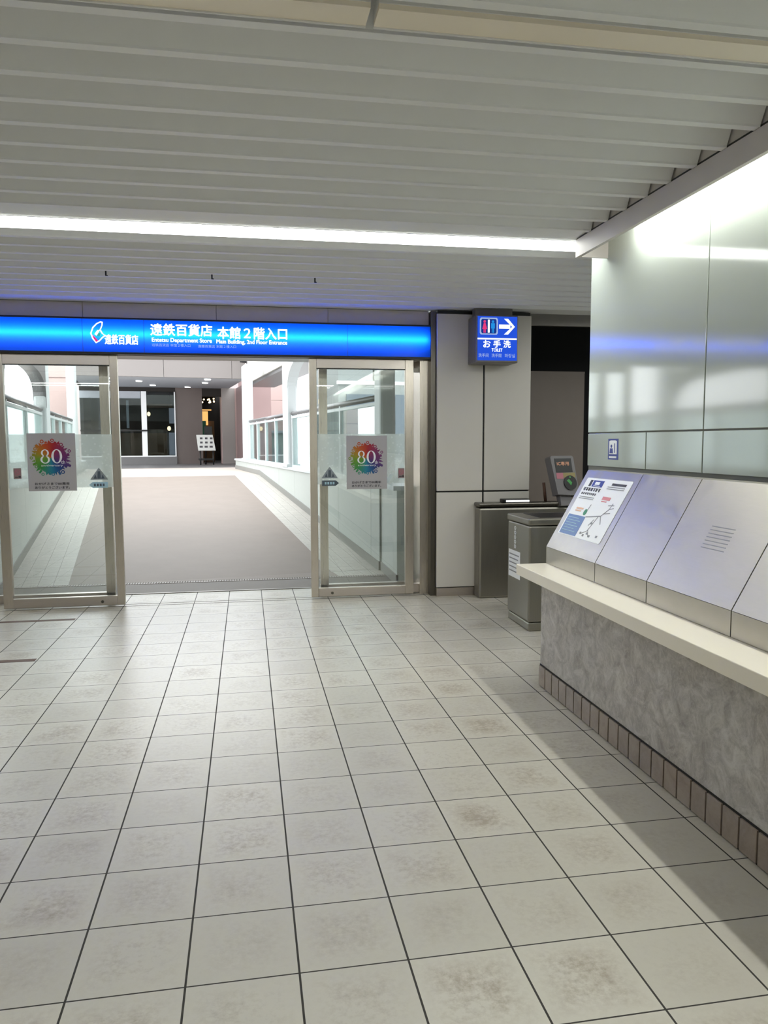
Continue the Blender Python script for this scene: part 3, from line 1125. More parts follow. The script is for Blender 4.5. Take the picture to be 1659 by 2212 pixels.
# ================================================================ DOOR POSTERS AND STICKERS
def poster(label, x0, x1, z0, z1):
    y = DOOR_Y + 0.0172
    P_ = plane_xz(y)
    W_, H_ = x1 - x0, z1 - z0
    t = thing('anniversary_poster', label, 'poster', ((x0 + x1) / 2, y, z0), 'anniversary posters on the sliding doors')
    m_ = MB()
    rect(m_, P_, x0, x1, z0, z1, 0.0, 0.0008)
    obj('sheet', m_, 'poster', t)
    cx, cz, R = x0 + W_ * 0.485, z0 + H_ * 0.575, W_ * 0.335
    rr = random.Random(11)
    pts = []
    for i in range(72):
        a = 2 * math.pi * i / 72
        pts.append((cx + R * math.cos(a) * rr.uniform(0.96, 1.03), cz + R * math.sin(a) * rr.uniform(0.96, 1.03)))
    m_ = MB()
    poly(m_, P_, pts, 0.0012, 0.0004)
    obj('colour_disc', m_, 'wheel', t, 'round emblem in rainbow colours', origin=(cx, y, cz))
    m_ = MB()
    for i in range(34):                       # little drawings standing around the rim
        a = 2 * math.pi * i / 34
        big = 0.7 < (a % (2 * math.pi)) / math.pi < 0.8
        ln = R * rr.uniform(0.10, 0.30)
        wd = R * rr.uniform(0.05, 0.11)
        d = Vector((math.cos(a), math.sin(a)))
        n = Vector((-d.y, d.x))
        c0 = Vector((cx, cz)) + d * R * 0.99
        if i % 3 == 0:
            poly(m_, P_, [tuple(c0 + n * wd), tuple(c0 - n * wd), tuple(c0 + d * ln)], 0.0012, 0.0004)
        elif i % 3 == 1:
            poly(m_, P_, [tuple(c0 + n * wd), tuple(c0 - n * wd), tuple(c0 - n * wd * 0.8 + d * ln), tuple(c0 + n * wd * 0.8 + d * ln)], 0.0012, 0.0004)
        else:
            q = c0 + d * ln * 0.8
            ring(m_, P_, q.x, q.y, (wd * 1.2, wd * 1.2), (wd * 0.6, wd * 0.6), 12, 0.0015)
    q = Vector((cx, cz)) + Vector((0.94, -0.42)) * R
    poly(m_, P_, [(q.x - R * 0.12, q.y + R * 0.12), (q.x + R * 0.30, q.y - R * 0.05), (q.x + R * 0.24, q.y - R * 0.2), (q.x - R * 0.16, q.y - R * 0.05)], 0.0016, 0.0004)
    obj('rim_drawings', m_, 'wheel', t, 'ring of small drawings around the emblem', origin=(cx, y, cz))
    m_ = MB()
    e, hz = R * 0.34, R * 0.46
    x8 = cx - R * 0.36
    zb = cz + R * 0.10
    ring(m_, P_, x8, zb + hz * 0.48, (e * 0.72, hz * 0.50), (e * 0.40, hz * 0.40), 28, 0.0022)
    ring(m_, P_, x8, zb - hz * 0.46, (e * 0.86, hz * 0.56), (e * 0.50, hz * 0.45), 28, 0.0022)
    ring(m_, P_, cx + R * 0.36, zb, (e * 0.98, hz), (e * 0.56, hz * 0.90), 32, 0.0022)
    obj('numerals', m_, 'paper', t, 'white numerals eighty')
    obj('ordinal_lettering', text_mb('th', plane_xz(y - 0.0022), cx + R * 0.62, cx + R * 0.86, cz - R * 0.40, cz - R * 0.16, 0.0), 'paper', t)
    obj('anniversary_lettering', text_mb('anniversary', plane_xz(y - 0.0022), cx - R * 0.62, cx + R * 0.72, cz - R * 0.60, cz - R * 0.43, 0.0), 'paper', t)
    tx = (x0 + W_ * 0.13, x0 + W_ * 0.85)
    obj('japanese_lettering', text_mb('おかげさまで80周年', plane_xz(y - 0.0022), tx[0], tx[1], z0 + H_ * 0.103, z0 + H_ * 0.150, 0.028), 'ink', t)
    obj('japanese_lettering', text_mb('ありがとうございます。', plane_xz(y - 0.0022), tx[0], tx[1], z0 + H_ * 0.038, z0 + H_ * 0.085, 0.028), 'ink', t)
    return t


poster('grey poster with rainbow emblem on the door leaf under the shop emblem', -1.946, -1.556, 1.018, 1.51)
poster('grey poster with rainbow emblem on the door leaf beside the pillar', 0.780, 1.156, 0.997, 1.485)


def warn(label, cx, ztop, left_arrow):
    y = DOOR_Y + 0.0172
    P_ = plane_xz(y)
    t = thing('warning_sticker', label, 'sticker', (cx, y, ztop - 0.17), 'warning stickers on the sliding doors')
    m_ = MB()
    poly(m_, P_, [(cx - 0.075, ztop - 0.095), (cx + 0.075, ztop - 0.095), (cx, ztop + 0.01)], 0, 0.0006)
    a = obj('triangle', m_, 'sticker_grey', t)
    m_ = MB()
    poly(m_, P_, [(cx - 0.011, ztop - 0.022), (cx + 0.011, ztop - 0.022), (cx + 0.014, ztop - 0.085), (cx - 0.014, ztop - 0.085)], 0.001, 0.0006)
    poly(m_, P_, [(cx - 0.045, ztop - 0.085), (cx - 0.03, ztop - 0.05), (cx - 0.018, ztop - 0.085)], 0.001, 0.0006)
    poly(m_, P_, [(cx + 0.045, ztop - 0.085), (cx + 0.03, ztop - 0.05), (cx + 0.018, ztop - 0.085)], 0.001, 0.0006)
    obj('hand_mark', m_, 'sticker_dark', a)
    z0, z1 = ztop - 0.165, ztop - 0.115
    s_ = -1 if left_arrow else 1
    m_ = MB()
    poly(m_, P_, [(cx - s_ * 0.07, z0), (cx + s_ * 0.055, z0), (cx + s_ * 0.085, (z0 + z1) / 2), (cx + s_ * 0.055, z1), (cx - s_ * 0.07, z1)], 0, 0.0006)
    b = obj('arrow_tag', m_, 'sticker_cyan' if left_arrow else 'sticker_dark', t)
    m_ = MB()
    for k in range(4):
        rect(m_, P_, cx - 0.045 + k * 0.024, cx - 0.029 + k * 0.024, z0 + 0.014, z1 - 0.014, 0.001, 0.0006)
    obj('tag_print', m_, 'sticker_dark' if left_arrow else 'sticker_cyan', b)


warn('triangular caution sticker with pale blue arrow tag on the open leaf by the emblem', -1.372, 1.205, True)
warn('triangular caution sticker with dark arrow tag on the open leaf by the pillar', 0.625, 1.195, False)


def small_sticker(label, x0, x1, z0, z1):
    y = DOOR_Y + 0.0172
    P_ = plane_xz(y)
    t = thing('glass_sticker', label, 'sticker', ((x0 + x1) / 2, y, z0), 'small pink stickers on the sliding doors')
    m_ = MB()
    rect(m_, P_, x0, x1, z0, z1, 0, 0.0006)
    obj('sheet', m_, 'sticker_pink', t)
    m_ = MB()
    cx, cz = (x0 + x1) / 2, z0 + (z1 - z0) * 0.62
    ring(m_, P_, cx, cz, (0.022, 0.024), (0.015, 0.017), 18, 0.0012)
    stroke(m_, Matrix(P_) @ Matrix.Translation((0, 0, 0.0008)), (cx - 0.014, cz + 0.014), (cx + 0.014, cz - 0.014), 0.006)
    obj('ring_mark', m_, 'mauve', t)
    m_ = MB()
    rect(m_, P_, cx - 0.02, cx + 0.005, z0 + 0.01, z0 + 0.018, 0.001, 0.0006)
    rect(m_, P_, cx + 0.008, cx + 0.026, z0 + 0.008, z0 + 0.024, 0.001, 0.0006)
    obj('print', m_, 'ink', t)


small_sticker('small pink sticker near the outer edge of the leaf under the emblem', -2.062, -2.000, 1.125, 1.215)
small_sticker('small pink sticker between poster and pillar on the glass leaf', 1.258, 1.318, 1.095, 1.185)

# brown inlay strips in the floor
for x1_, y_, lab in ((-1.512, 4.215, 'brown inlaid strip in the floor tiles just before the open door leaf'),
                     (-1.512, 3.03, 'brown inlaid strip in the floor tiles nearer the viewer')):
    mb = MB()
    mb.box(-2.7, x1_, y_ - 0.028, y_ + 0.028, -0.01, 0.0015)
    tag(obj('floor_strip', mb, 'brown', origin=(-2.1, y_, 0)), lab, 'floor strip', 'brown strips in the hall floor')

# ================================================================ TICKET GATES
ga = thing('ticket_gate', 'dark steel ticket gate cabinet against the pillar with card reader on top', 'ticket gate', (2.7, 4.46, 0))
mb = MB()
mb.box(1.945, 3.45, 4.385, 4.545, 0.0, 0.83, 0.02)
obj('body', mb, 'gate', ga)
mb = MB()
mb.box(1.94, 3.46, 4.380, 4.547, 0.838, 0.872, 0.012)
obj('top_plate', mb, 'steel_dark', ga)
mb = MB()
mb.box(2.17, 2.43, 4.395, 4.49, 0.872, 0.905, 0.006)
sl = obj('ticket_slot', mb, 'black', ga)
mb = MB()
mb.box(2.20, 2.42, 4.391, 4.3955, 0.879, 0.895)
obj('slot_light', mb, 'led_white', sl)
mb = MB()
mb.tube((2.62, 4.50, 0.87), (2.60, 4.50, 1.045), 0.014)
obj('barrier_stub', mb, 'brown', ga, 'thin brown upright stub')
# reader leans back, turned a little to face the hall
mxr = Matrix.Translation((2.77, 4.35, 0.945)) @ Matrix.Rotation(math.radians(12), 4, 'Z') @ Matrix.Rotation(math.radians(-14), 4, 'X')
mb = MB(mxr)
mb.prism([(-0.10, 0.0), (0.13, -0.015), (0.135, 0.02), (0.115, 0.345), (0.10, 0.36), (-0.125, 0.36), (-0.135, 0.345)], 'y', 0.0, 0.09)
mb.box(-0.06, 0.06, 0.03, 0.09, -0.10, 0.01)
rd = obj('card_reader', mb, 'reader', ga, 'tilted grey card reader head')
mb = MB(mxr)
mb.prism([(-0.090, 0.205), (0.088, 0.205), (0.086, 0.335), (-0.095, 0.335)], 'y', -0.003, 0.001)
obj('screen', mb, 'black', rd)
mxt = mxr @ Matrix(((1, 0, 0, 0), (0, 0, -1, -0.005), (0, 1, 0, 0), (0, 0, 0, 1)))
obj('screen_lettering', text_mb('IC専用', mxt, -0.075, 0.055, 0.268, 0.304, 0.01), 'led_orange', rd)
mb = MB(mxr)
mb.box(-0.093, -0.02, -0.002, 0.001, 0.145, 0.20)
obj('pink_label', mb, 'mauve', rd)
mb = MB(mxr)
mb.box(-0.02, 0.112, -0.002, 0.001, 0.155, 0.20)
obj('tan_label', mb, 'yellow_tan', rd)
mb = MB(mxr)
mb.tube((0.045, -0.010, 0.105), (0.045, 0.002, 0.105), 0.068, 28)
td = obj('touch_disc', mb, 'black', rd, 'round black touch target')
mb = MB(mxr)
mb.prism([(0.005, 0.125), (0.03, 0.14), (0.06, 0.105), (0.045, 0.08), (0.03, 0.10)], 'y', -0.013, -0.010)
mb.prism([(0.04, 0.165), (0.055, 0.16), (0.05, 0.15), (0.036, 0.152)], 'y', -0.013, -0.010)
obj('touch_mark', mb, 'led_green', td)

gb = thing('ticket_gate', 'steel ticket gate cabinet with paper notice behind the counter end', 'ticket gate', (2.6, 3.36, 0))
mb = MB()
mb.box(1.945, 3.45, 3.135, 3.61, 0.07, 0.80, 0.014)
obj('body', mb, 'gate', gb)
mb = MB()
mb.box(1.950, 3.45, 3.140, 3.605, 0.0, 0.068, 0.012)
obj('foot', mb, 'gate', gb)
mb = MB()
mb.box(1.938, 3.455, 3.128, 3.617, 0.803, 0.855, 0.012)
obj('lid', mb, 'gate', gb)
mb = MB()
mb.box(2.05, 3.3, 3.19, 3.55, 0.854, 0.8565)
obj('slot', mb, 'black', gb)
PG = Matrix(((0, 0, -1, 1.9445), (-1, 0, 0, 0), (0, 1, 0, 0), (0, 0, 0, 1)))
mb = MB()
rect(mb, PG, -3.58, -3.32, 0.36, 0.575, 0, 0.0008)
nt_ = obj('paper_notice', mb, 'paper', gb, 'white paper notice')
mb = MB()
for k in range(5):
    rect(mb, PG, -3.565, -3.345 - 0.02 * (k % 2), 0.535 - k * 0.033, 0.545 - k * 0.033, 0.001, 0.0006)
obj('notice_print', mb, 'inkgrey', nt_)
mb = MB()
for k in range(5):
    ring(mb, PG, -3.435, 0.755 - k * 0.036, (0.022, 0.015), (0.010, 0.006), 12, 0.001)
    rect(mb, PG, -3.452, -3.418, 0.738 - k * 0.036, 0.741 - k * 0.036, 0.001, 0.0006)
obj('vertical_lettering', mb, 'paper', gb, 'white vertical lettering')

# ================================================================ BRIDGE  (its own frame: w across, s along, z up)
BO = Vector((0, 6.0, 0))
BW = Vector((0.991, 0.1338, 0))
BS = Vector((-0.1338, 0.991, 0))
MBR = Matrix.Identity(4)
for i in range(3):
    MBR[i][0], MBR[i][1], MBR[i][2], MBR[i][3] = BW[i], BS[i], (0, 0, 1)[i], BO[i]
KR = 0.0832
SE = 8.6
ZL = KR * SE


def bp(w, s, z):
    return MBR @ Vector((w, s, z))


def ramp_strip(w0, w1, s_a, s_b, name, mat, label, dz=0.0, kind='structure'):
    m_ = MB(MBR)
    a = [(w0, s_a[0]), (w1, s_a[1]), (w1, s_b), (w0, s_b)]
    top = [(w, s, KR * max(0, min(s, SE)) + dz) for w, s in a]
    bot = [(w, s, z - 0.15) for w, s, z in top]
    T = [m_.v(p) for p in top]
    B = [m_.v(p) for p in bot]
    for i in range(4):
        m_.bm.faces.new((T[i], T[(i + 1) % 4], B[(i + 1) % 4], B[i]))
    m_.bm.faces.new(T)
    m_.bm.faces.new(B[::-1])
    o = obj(name, m_, mat, origin=bp((w0 + w1) / 2, s_b, 0))
    o.rotation_euler = (0, 0, 0)
    return tag(o, label, 'floor', kind=kind)


# flat apron between threshold and ramp
mb = MB()
mb.box(-2.75, 1.55, 5.2, 5.70, -0.15, 0.003)
tag(obj('floor_apron', mb, 'paving_dark'), 'dark paving band just outside the threshold', 'floor', kind='structure')
mb = MB(MBR)
mb.prism([(-2.6, -0.75), (1.6, -0.75), (1.6, 0.0), (-2.6, 0.0)], 'z', -0.15, -0.0015)
tag(obj('floor_vestibule', mb, 'bridge_tile'), 'pale tiles outside the doors before the ramp', 'floor', kind='structure')
mb = MB(MBR)
mb.prism([(-1.912, -0.55), (0.80, -0.55), (0.80, 0.0), (-1.912, 0.0)], 'z', -0.14, 0.0005)
tag(obj('floor_walk', mb, 'carpet'), 'pinkish grey walkway paving next to the grating', 'floor', kind='structure')
ramp_strip(-1.912, 0.79, (0, 0), SE, 'floor_ramp', 'carpet', 'pinkish grey ramp climbing over the bridge')
ramp_strip(-2.49, -1.912, (0, 0), SE, 'floor_edge', 'bridge_tile', 'white tile edge strip of the ramp on the emblem side')
ramp_strip(0.79, 1.33, (0, 0), SE, 'floor_edge', 'bridge_tile', 'white tile edge strip of the ramp on the pillar side')
mb = MB(MBR)
mb.box(-5.0, 3.0, SE, 14.0, ZL - 0.2, ZL)
tag(obj('floor_landing', mb, 'landing_lit'), 'landing at the top of the ramp, bright daylight put into its pale colour', 'floor', kind='structure')
mb = MB(MBR)
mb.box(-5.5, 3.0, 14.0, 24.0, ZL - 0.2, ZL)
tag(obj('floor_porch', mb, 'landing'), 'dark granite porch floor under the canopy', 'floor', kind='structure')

# drain grating
mb = MB()
mb.box(-2.6, 1.5, 5.70, 5.705, -0.01, 0.007)
mb.box(-2.6, 1.5, 5.775, 5.78, -0.01, 0.007)
x = -2.6
while x < 1.5:
    mb.box(x, x + 0.017, 5.705, 5.775, -0.012, 0.006)
    x += 0.026
dg_ = tag(obj('drain_grating', mb, 'grate'), 'narrow slotted drain grating across the walkway', 'grating')
mb = MB()
mb.box(-2.6, 1.5, 5.70, 5.78, -0.02, 0.002)
obj('channel', mb, 'paving_dark', dg_)


def side_wall(sg_, w, s0, s1, name, label):
    """parapet wall with ledge, skirting and joints; sg_ = +1 on the +w side"""
    t = thing(name, label, 'parapet wall', bp(w + sg_ * 0.1, s0, 0), kind='structure')
    m_ = MB(MBR)
    js = [s0, 0.25, 1.75, 3.25, 4.75, 6.25, 7.75, 9.25, 10.75, s1]
    for a, b in zip(js[:-1], js[1:]):
        x0, x1 = sorted((w, w + sg_ * 0.10))
        m_.box(x0, x1, a + 0.004, b - 0.004, -0.1, 0.945)
    obj('panels', m_, 'whitewall', t)
    m_ = MB(MBR)
    x0, x1 = sorted((w + sg_ * 0.012, w + sg_ * 0.16))
    m_.box(x0, x1, s0, s1, -0.6, 0.94)
    obj('core', m_, 'joint', t)
    m_ = MB(MBR)
    x0, x1 = sorted((w - sg_ * 0.03, w + sg_ * 0.22))
    m_.box(x0, x1, s0, s1, 0.945, 0.99, 0.006)
    obj('ledge', m_, 'bridge_white', t)
    m_ = MB(MBR)
    x0, x1 = sorted((w - sg_ * 0.012, w + sg_ * 0.01))
    prof = [(s0, 0.0), (0.0, 0.0), (SE, ZL), (s1, ZL), (s1, ZL + 0.1), (SE, ZL + 0.1), (0.0, 0.1), (s0, 0.1)]
    m_.prism(prof, 'x', x0, x1)
    obj('skirting', m_, 'skirt', t)
    return t


side_wall(1, 1.325, -0.08, 12.9, 'wall_bridge_right', 'white panelled parapet of the bridge on the pillar side')
side_wall(-1, -2.49, -0.8, 12.9, 'wall_bridge_left', 'white panelled parapet of the bridge on the emblem side')
# short straight wall from the door to the bridge parapet
mb = MB()
mb.box(1.345, 1.56, 5.2, 6.10, -0.1, 0.945)
nw = tag(obj('wall_return', mb, 'whitewall', origin=(1.45, 5.8, 0)), 'short white wall return just outside the door near the pillar', 'wall', kind='structure')
mb = MB()
mb.box(1.333, 1.36, 5.2, 6.10, 0.0, 0.1)
obj('skirting', mb, 'skirt', nw)
mb = MB()
mb.box(1.31, 1.58, 5.2, 6.09, 0.945, 0.99)
obj('ledge', mb, 'bridge_white', nw)


def railing(label, w, s0, s1, sg_, n):
    t = thing('glass_railing', label, 'railing', bp(w, (s0 + s1) / 2, 0.99), 'glazed railings on the bridge')
    m_ = MB(MBR)
    m_.tube((w, s0, 1.925), (w, s1, 1.925), 0.035)
    obj('handrail', m_, 'rail', t)
    m_ = MB(MBR)
    m_.box(w - 0.03, w + 0.03, s0, s1, 1.84, 1.875)
    obj('top_frame', m_, 'bridge_white', t)
    m_ = MB(MBR)
    m_.box(w - 0.03, w + 0.03, s0, s1, 0.99, 1.03)
    obj('bottom_frame', m_, 'bridge_white', t)
    for k in range(n + 1):
        s = s0 + 0.03 + (s1 - s0 - 0.06) * k / n
        m_ = MB(MBR)
        m_.box(w - 0.025, w + 0.025, s - 0.03, s + 0.03, 1.03, 1.92)
        obj('post', m_, 'bridge_white', t)
        if k < n:
            s2 = s0 + 0.03 + (s1 - s0 - 0.06) * (k + 1) / n
            m_ = MB(MBR)
            m_.box(w - 0.004, w + 0.004, s + 0.03, s2 - 0.03, 1.03, 1.84)
            obj('glass_pane', m_, 'glass_rail', t)
    return t


WR, WL_ = 1.40, -2.57
railing('glazed railing with grey handrail at the far end of the pillar side', WR, 5.7, 10.5, 1, 4)
railing('glazed railing with grey handrail nearest the door on the pillar side', WR, 0.15, 5.2, 1, 3)
railing('glazed railing with grey handrail at the far end of the emblem side', WL_, 4.9, 10.2, -1, 4)
railing('glazed railing with grey handrail nearest the door on the emblem side', WL_, -0.6, 4.4, -1, 3)


def column(label, w, s, r=0.2):
    t = thing('bridge_column', label, 'column', bp(w, s, 0.99), 'white columns on the bridge parapets')
    m_ = MB(MBR)
    m_.box(w - 0.09, w + 0.09, s - r, s + r, 0.99, 3.3, 0.03)
    obj('shaft', m_, 'bridge_white', t)
    m_ = MB(MBR)
    m_.box(w - 0.12, w + 0.12, s - r - 0.03, s + r + 0.03, 0.99, 1.04)
    obj('base', m_, 'bridge_white', t)
    return t


column('white column between the two glazed railings on the pillar side', WR, 5.45, 0.24)
column('white column at the landing end of the pillar side railing', WR, 10.9, 0.35)
column('white column by the door on the pillar side of the bridge', WR, -0.05, 0.12)
column('white column between the two glazed railings on the emblem side', WL_, 4.65, 0.25)
column('white column at the landing end of the emblem side railing', WL_, 10.6, 0.3)


def arch(label, w, s0, s1, z0, z1, mat):
    """arched beam spanning between two columns"""
    t = thing('arched_beam', label, 'beam', bp(w, (s0 + s1) / 2, z0), 'arched beams over the bridge railings')
    m_ = MB(MBR)
    n = 22
    inner, outer = [], []
    for i in range(n + 1):
        a = math.pi * i / n
        cs, sn = math.cos(a), math.sin(a)
        ex = 2 / 3.4
        u = (abs(cs) ** ex) * (1 if cs >= 0 else -1)
        v = sn ** ex
        inner.append(((s0 + s1) / 2 - u * (s1 - s0) / 2, z0 + v * (z1 - z0)))
    prof = inner + [(s1, z1 + 0.16), (s0, z1 + 0.16)]
    A = [m_.v((w - 0.09, q[0], q[1])) for q in inner]
    B = [m_.v((w + 0.09, q[0], q[1])) for q in inner]
    zt = z1 + 0.16
    C_ = [m_.v((w - 0.09, q[0], zt)) for q in inner]
    D_ = [m_.v((w + 0.09, q[0], zt)) for q in inner]
    for i in range(n):
        m_.bm.faces.new((A[i], A[i + 1], B[i + 1], B[i]))
        m_.bm.faces.new((C_[i], C_[i + 1], A[i + 1], A[i]))
        m_.bm.faces.new((B[i], B[i + 1], D_[i + 1], D_[i]))
        m_.bm.faces.new((C_[i + 1], C_[i], D_[i], D_[i + 1]))
    obj('beam', m_, mat, t)
    return t


arch('white arched beam beside the column of the pillar side railing', WR, 0.1, 5.25, 2.1, 2.86, 'bridge_white')
arch('arched beam over the railing on the emblem side, its shade painted grey', WL_, 0.55, 4.42, 1.95, 2.44, 'rail')  # handrail grey stands in for the beam's backlit shade

# unseen slab added over the bridge to shade the near ramp
mb = MB(MBR)
mb.box(-3.0, 1.9, -1.2, 3.1, 3.32, 3.5)
tag(obj('bridge_shade_slab', mb, 'whitewall', origin=bp(0, 1, 3.32)), 'unseen slab added over the bridge to shade the ramp next to the doors', 'roof', kind='structure')
mb = MB()
mb.box(-9.0, 2.2, 5.0, 5.15, 2.62, 9.0)
mb.box(2.2, 9.0, 6.72, 6.87, 2.62, 9.0)
mb.box(2.2, 2.35, 5.0, 6.87, 3.12, 9.0)
tag(obj('wall_outer', mb, 'whitewall'), 'outer face of the hall above the doors', 'wall', kind='structure')

# street far below
mb = MB()
mb.box(-70, 70, 5.3, 120, -5.2, -5.0)
tag(obj('street_ground', mb, 'ground'), 'pale street surface below the bridge', 'ground', kind='structure')

# ================================================================ SHOP BUILDING AT THE BRIDGE END
bd = thing('shop_building', 'shop building with beige lintel and dim porch at the bridge end', 'building', bp(0, 18, ZL))


def bpart(nm, mat, boxes, parent=None, label=None):
    m_ = MB(MBR)
    for b in boxes:
        m_.box(*b)
    return obj(nm, m_, mat, parent or bd, label)


for a, b in ((-2.7, -0.45), (-0.44, 1.40), (1.41, 1.78)):
    bpart('lintel_panel', 'lintel', [(a, b, 14.0, 14.1, 3.22, 3.76)])
bpart('lintel_cap', 'white', [(-2.7, 1.80, 13.96, 14.3, 3.76, 3.80)])
bpart('soffit', 'soffit', [(-2.9, 1.78, 14.1, 23.0, 3.22, 3.30), (-2.9, 1.78, 14.1, 23.0, 3.7, 3.76), (-2.9, -2.8, 14.1, 23.0, 3.22, 3.76)])
bpart('stone_wall', 'shopwall', [(0.05, 0.90, 18.2, 18.5, ZL, 3.22)])
bpart('stone_pillar', 'pinkwall', [(1.53, 2.22, 18.0, 18.7, ZL, 3.22)], label='pinkish stone pillar at the porch corner')
bpart('pillar_band', 'greystone', [(1.52, 1.95, 17.985, 18.0, ZL, 3.22)])
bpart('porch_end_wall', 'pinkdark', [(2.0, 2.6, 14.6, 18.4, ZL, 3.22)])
bpart('transom', 'shopdark', [(-2.9, 0.05, 18.2, 18.4, 3.08, 3.22), (0.90, 1.53, 18.2, 18.4, 2.95, 3.22)])
bpart('plinth', 'landing', [(-2.9, 0.05, 18.12, 18.4, ZL, 0.965)])
fr = bpart('shopfront_frame', 'white', [(-1.035, -0.87, 18.12, 18.22, 0.965, 3.08), (-2.9, 0.0, 18.14, 18.2, 0.965, 1.0), (0.0, 0.035, 18.14, 18.2, 0.965, 3.08)])
bpart('shopfront_rail', 'black', [(-2.9, -0.86, 18.05, 18.1, 1.79, 1.84)])
bpart('glass_pane', 'glass_dark', [(-2.9, -1.035, 18.16, 18.17, 1.0, 2.85)], label='greenish lower shop pane')
bpart('glass_pane', 'glass_dark', [(-0.87, 0.0, 18.16, 18.17, 1.0, 3.08)], label='dark shop pane by the stone wall')
bpart('pane_decal', 'sticker_dark', [(-0.19, 0.0, 18.15, 18.155, 1.02, 1.75), (-0.17, 0.0, 18.15, 18.155, 2.05, 2.55)])
bpart('shop_interior', 'shopdark', [(-2.9, 2.2, 22.6, 22.7, ZL, 3.22), (0.05, 0.10, 18.5, 22.6, ZL, 3.22), (-2.9, -2.8, 18.4, 22.6, ZL, 3.22), (2.0, 2.2, 18.6, 22.6, ZL, 3.22)])
bpart('shop_beam', 'shopwarm', [(-0.9, 0.0, 19.4, 19.8, 2.62, 2.74)])
bpart('shop_counter', 'shopwarm', [(-2.7, -0.2, 19.6, 20.1, ZL, 1.75)])
bpart('brace', 'white', [(-1.5, -1.42, 18.4, 18.46, 1.9, 2.8)])
bpart('blind', 'soffit', [(-2.9, -1.05, 18.2, 18.25, 2.85, 3.08)])
bpart('display_shelf', 'shopwarm', [(0.95, 1.5, 20.5, 20.8, ZL, 2.2)])
bpart('display_shelf', 'warm_dim', [(1.0, 1.28, 20.45, 20.5, 2.05, 2.55)], label='orange glowing shop display')
bpart('display_shelf', 'greenink', [(1.02, 1.2, 20.40, 20.44, 1.6, 2.2)], label='green shop display')
bpart('fascia_light', 'warm_dim', [(1.05, 1.5, 21.5, 21.55, 2.62, 2.66)])

# downlights in the porch soffit
dl = None
for k, (w, s, lab) in enumerate(((0.751, 14.25, 'round lit downlight nearest the lintel over the porch'), (0.792, 15.56, 'round lit downlight second row in line with the stone wall'),
                                 (-1.09, 15.35, 'round lit downlight over the glazed shopfront'), (0.40, 17.45, 'round lit downlight close to the stone wall'),
                                 (-0.68, 16.9, 'round lit downlight close to the dark shop pane'), (-1.9, 14.4, 'round lit downlight at the door stile side, front row'),
                                 (-1.95, 15.6, 'round lit downlight at the door stile side, back row'))):
    p = bp(w, s, 3.22)
    if dl is None:
        dl = thing('downlight', lab, 'ceiling lamp', p, 'downlights in the porch soffit')
        mb = MB()
        mb.tube((p.x, p.y, 3.19), (p.x, p.y, 3.225), 0.10, 18)
        obj('rim', mb, 'white', dl)
        mb = MB()
        mb.tube((p.x, p.y, 3.183), (p.x, p.y, 3.191), 0.085, 18)
        obj('lens', mb, 'cool', dl)
    else:
        dup(dl, p, lab)


def pendant(label, w, s, z, r):
    p = bp(w, s, z)
    t = thing('pendant_lamp', label, 'lamp', p, 'glowing lamps inside the shop')
    m_ = MB()
    m_.ball((p.x, p.y, p.z), r, (1, 1, 1.3))
    obj('bulb', m_, 'warm', t)
    m_ = MB()
    m_.tube((p.x, p.y, p.z + r), (p.x, p.y, 3.22), 0.008, 6)
    obj('cord', m_, 'black', t)


pendant('warm glowing pendant lamp beside the white shopfront mullion', -0.80, 18.6, 2.37, 0.055)
pendant('warm glowing pendant lamp low behind the dark shop pane', -0.15, 18.9, 1.90, 0.06)
t = thing('chandelier', 'cluster of small ceiling bulbs above the open shop entry', 'lamp', bp(1.25, 20, 2.95))
mb = MB(MBR)
mb.box(0.95, 1.5, 19.7, 20.3, 3.18, 3.22)
obj('ceiling_plate', mb, 'black', t)
rr = random.Random(5)
for k in range(11):
    w, s, z = rr.uniform(1.0, 1.5), rr.uniform(19.6, 20.4), rr.uniform(2.84, 3.0)
    mb = MB(MBR)
    mb.ball((w, s, z), 0.028)
    obj('bulb', mb, 'warm', t)

# menu stand in front of the stone wall
ms = thing('menu_stand', 'white menu board on a black easel before the stone wall', 'menu stand', bp(0.88, 16.9, ZL))
mxs = MBR @ Matrix.Translation((0.88, 16.8, 1.17)) @ Matrix.Rotation(math.radians(-8), 4, 'X')
mb = MB(mxs)
mb.prism([(-0.24, 0.0), (0.30, 0.0), (0.22, 0.50), (-0.29, 0.50)], 'y', 0.0, 0.03)
bo = obj('board', mb, 'board', ms)
mb = MB(mxs)
for r_ in range(3):
    for c_ in range(3):
        mb.box(-0.2 + c_ * 0.155 + (0.02 if r_ else 0), -0.10 + c_ * 0.155, -0.004, 0.0, 0.09 + r_ * 0.135, 0.15 + r_ * 0.135)
obj('menu_pictures', mb, 'ink', bo)
for w in (0.70, 1.10):
    mb = MB(MBR)
    mb.tube((w, 16.78, ZL), (w, 16.86, 1.2), 0.022, 8)
    obj('leg', mb, 'black', ms)
mb = MB(MBR)
mb.tube((0.90, 17.3, ZL), (0.90, 16.9, 1.7), 0.02, 8)
obj('leg', mb, 'black', ms)
mb = MB(MBR)
mb.box(0.66, 1.12, 16.8, 17.1, 0.86, 0.92)
obj('shelf', mb, 'black', ms)
mb = MB(MBR)
mb.box(0.85, 1.09, 16.92, 16.97, 1.66, 1.93)
mb.box(0.94, 1.0, 16.93, 16.96, 1.6, 1.66)
obj('top_board', mb, 'black', ms, 'small black board above the menu')

# ================================================================ NEIGHBOURING BUILDINGS
nb_ = thing('stone_building', 'pink stone clad building beyond the pillar side railing', 'building', bp(5, 22, -5))


def npart(nm, mat, boxes, parent=None):
    m_ = MB(MBR)
    for b in boxes:
        m_.box(*b)
    return obj(nm, m_, mat, parent or nb_)


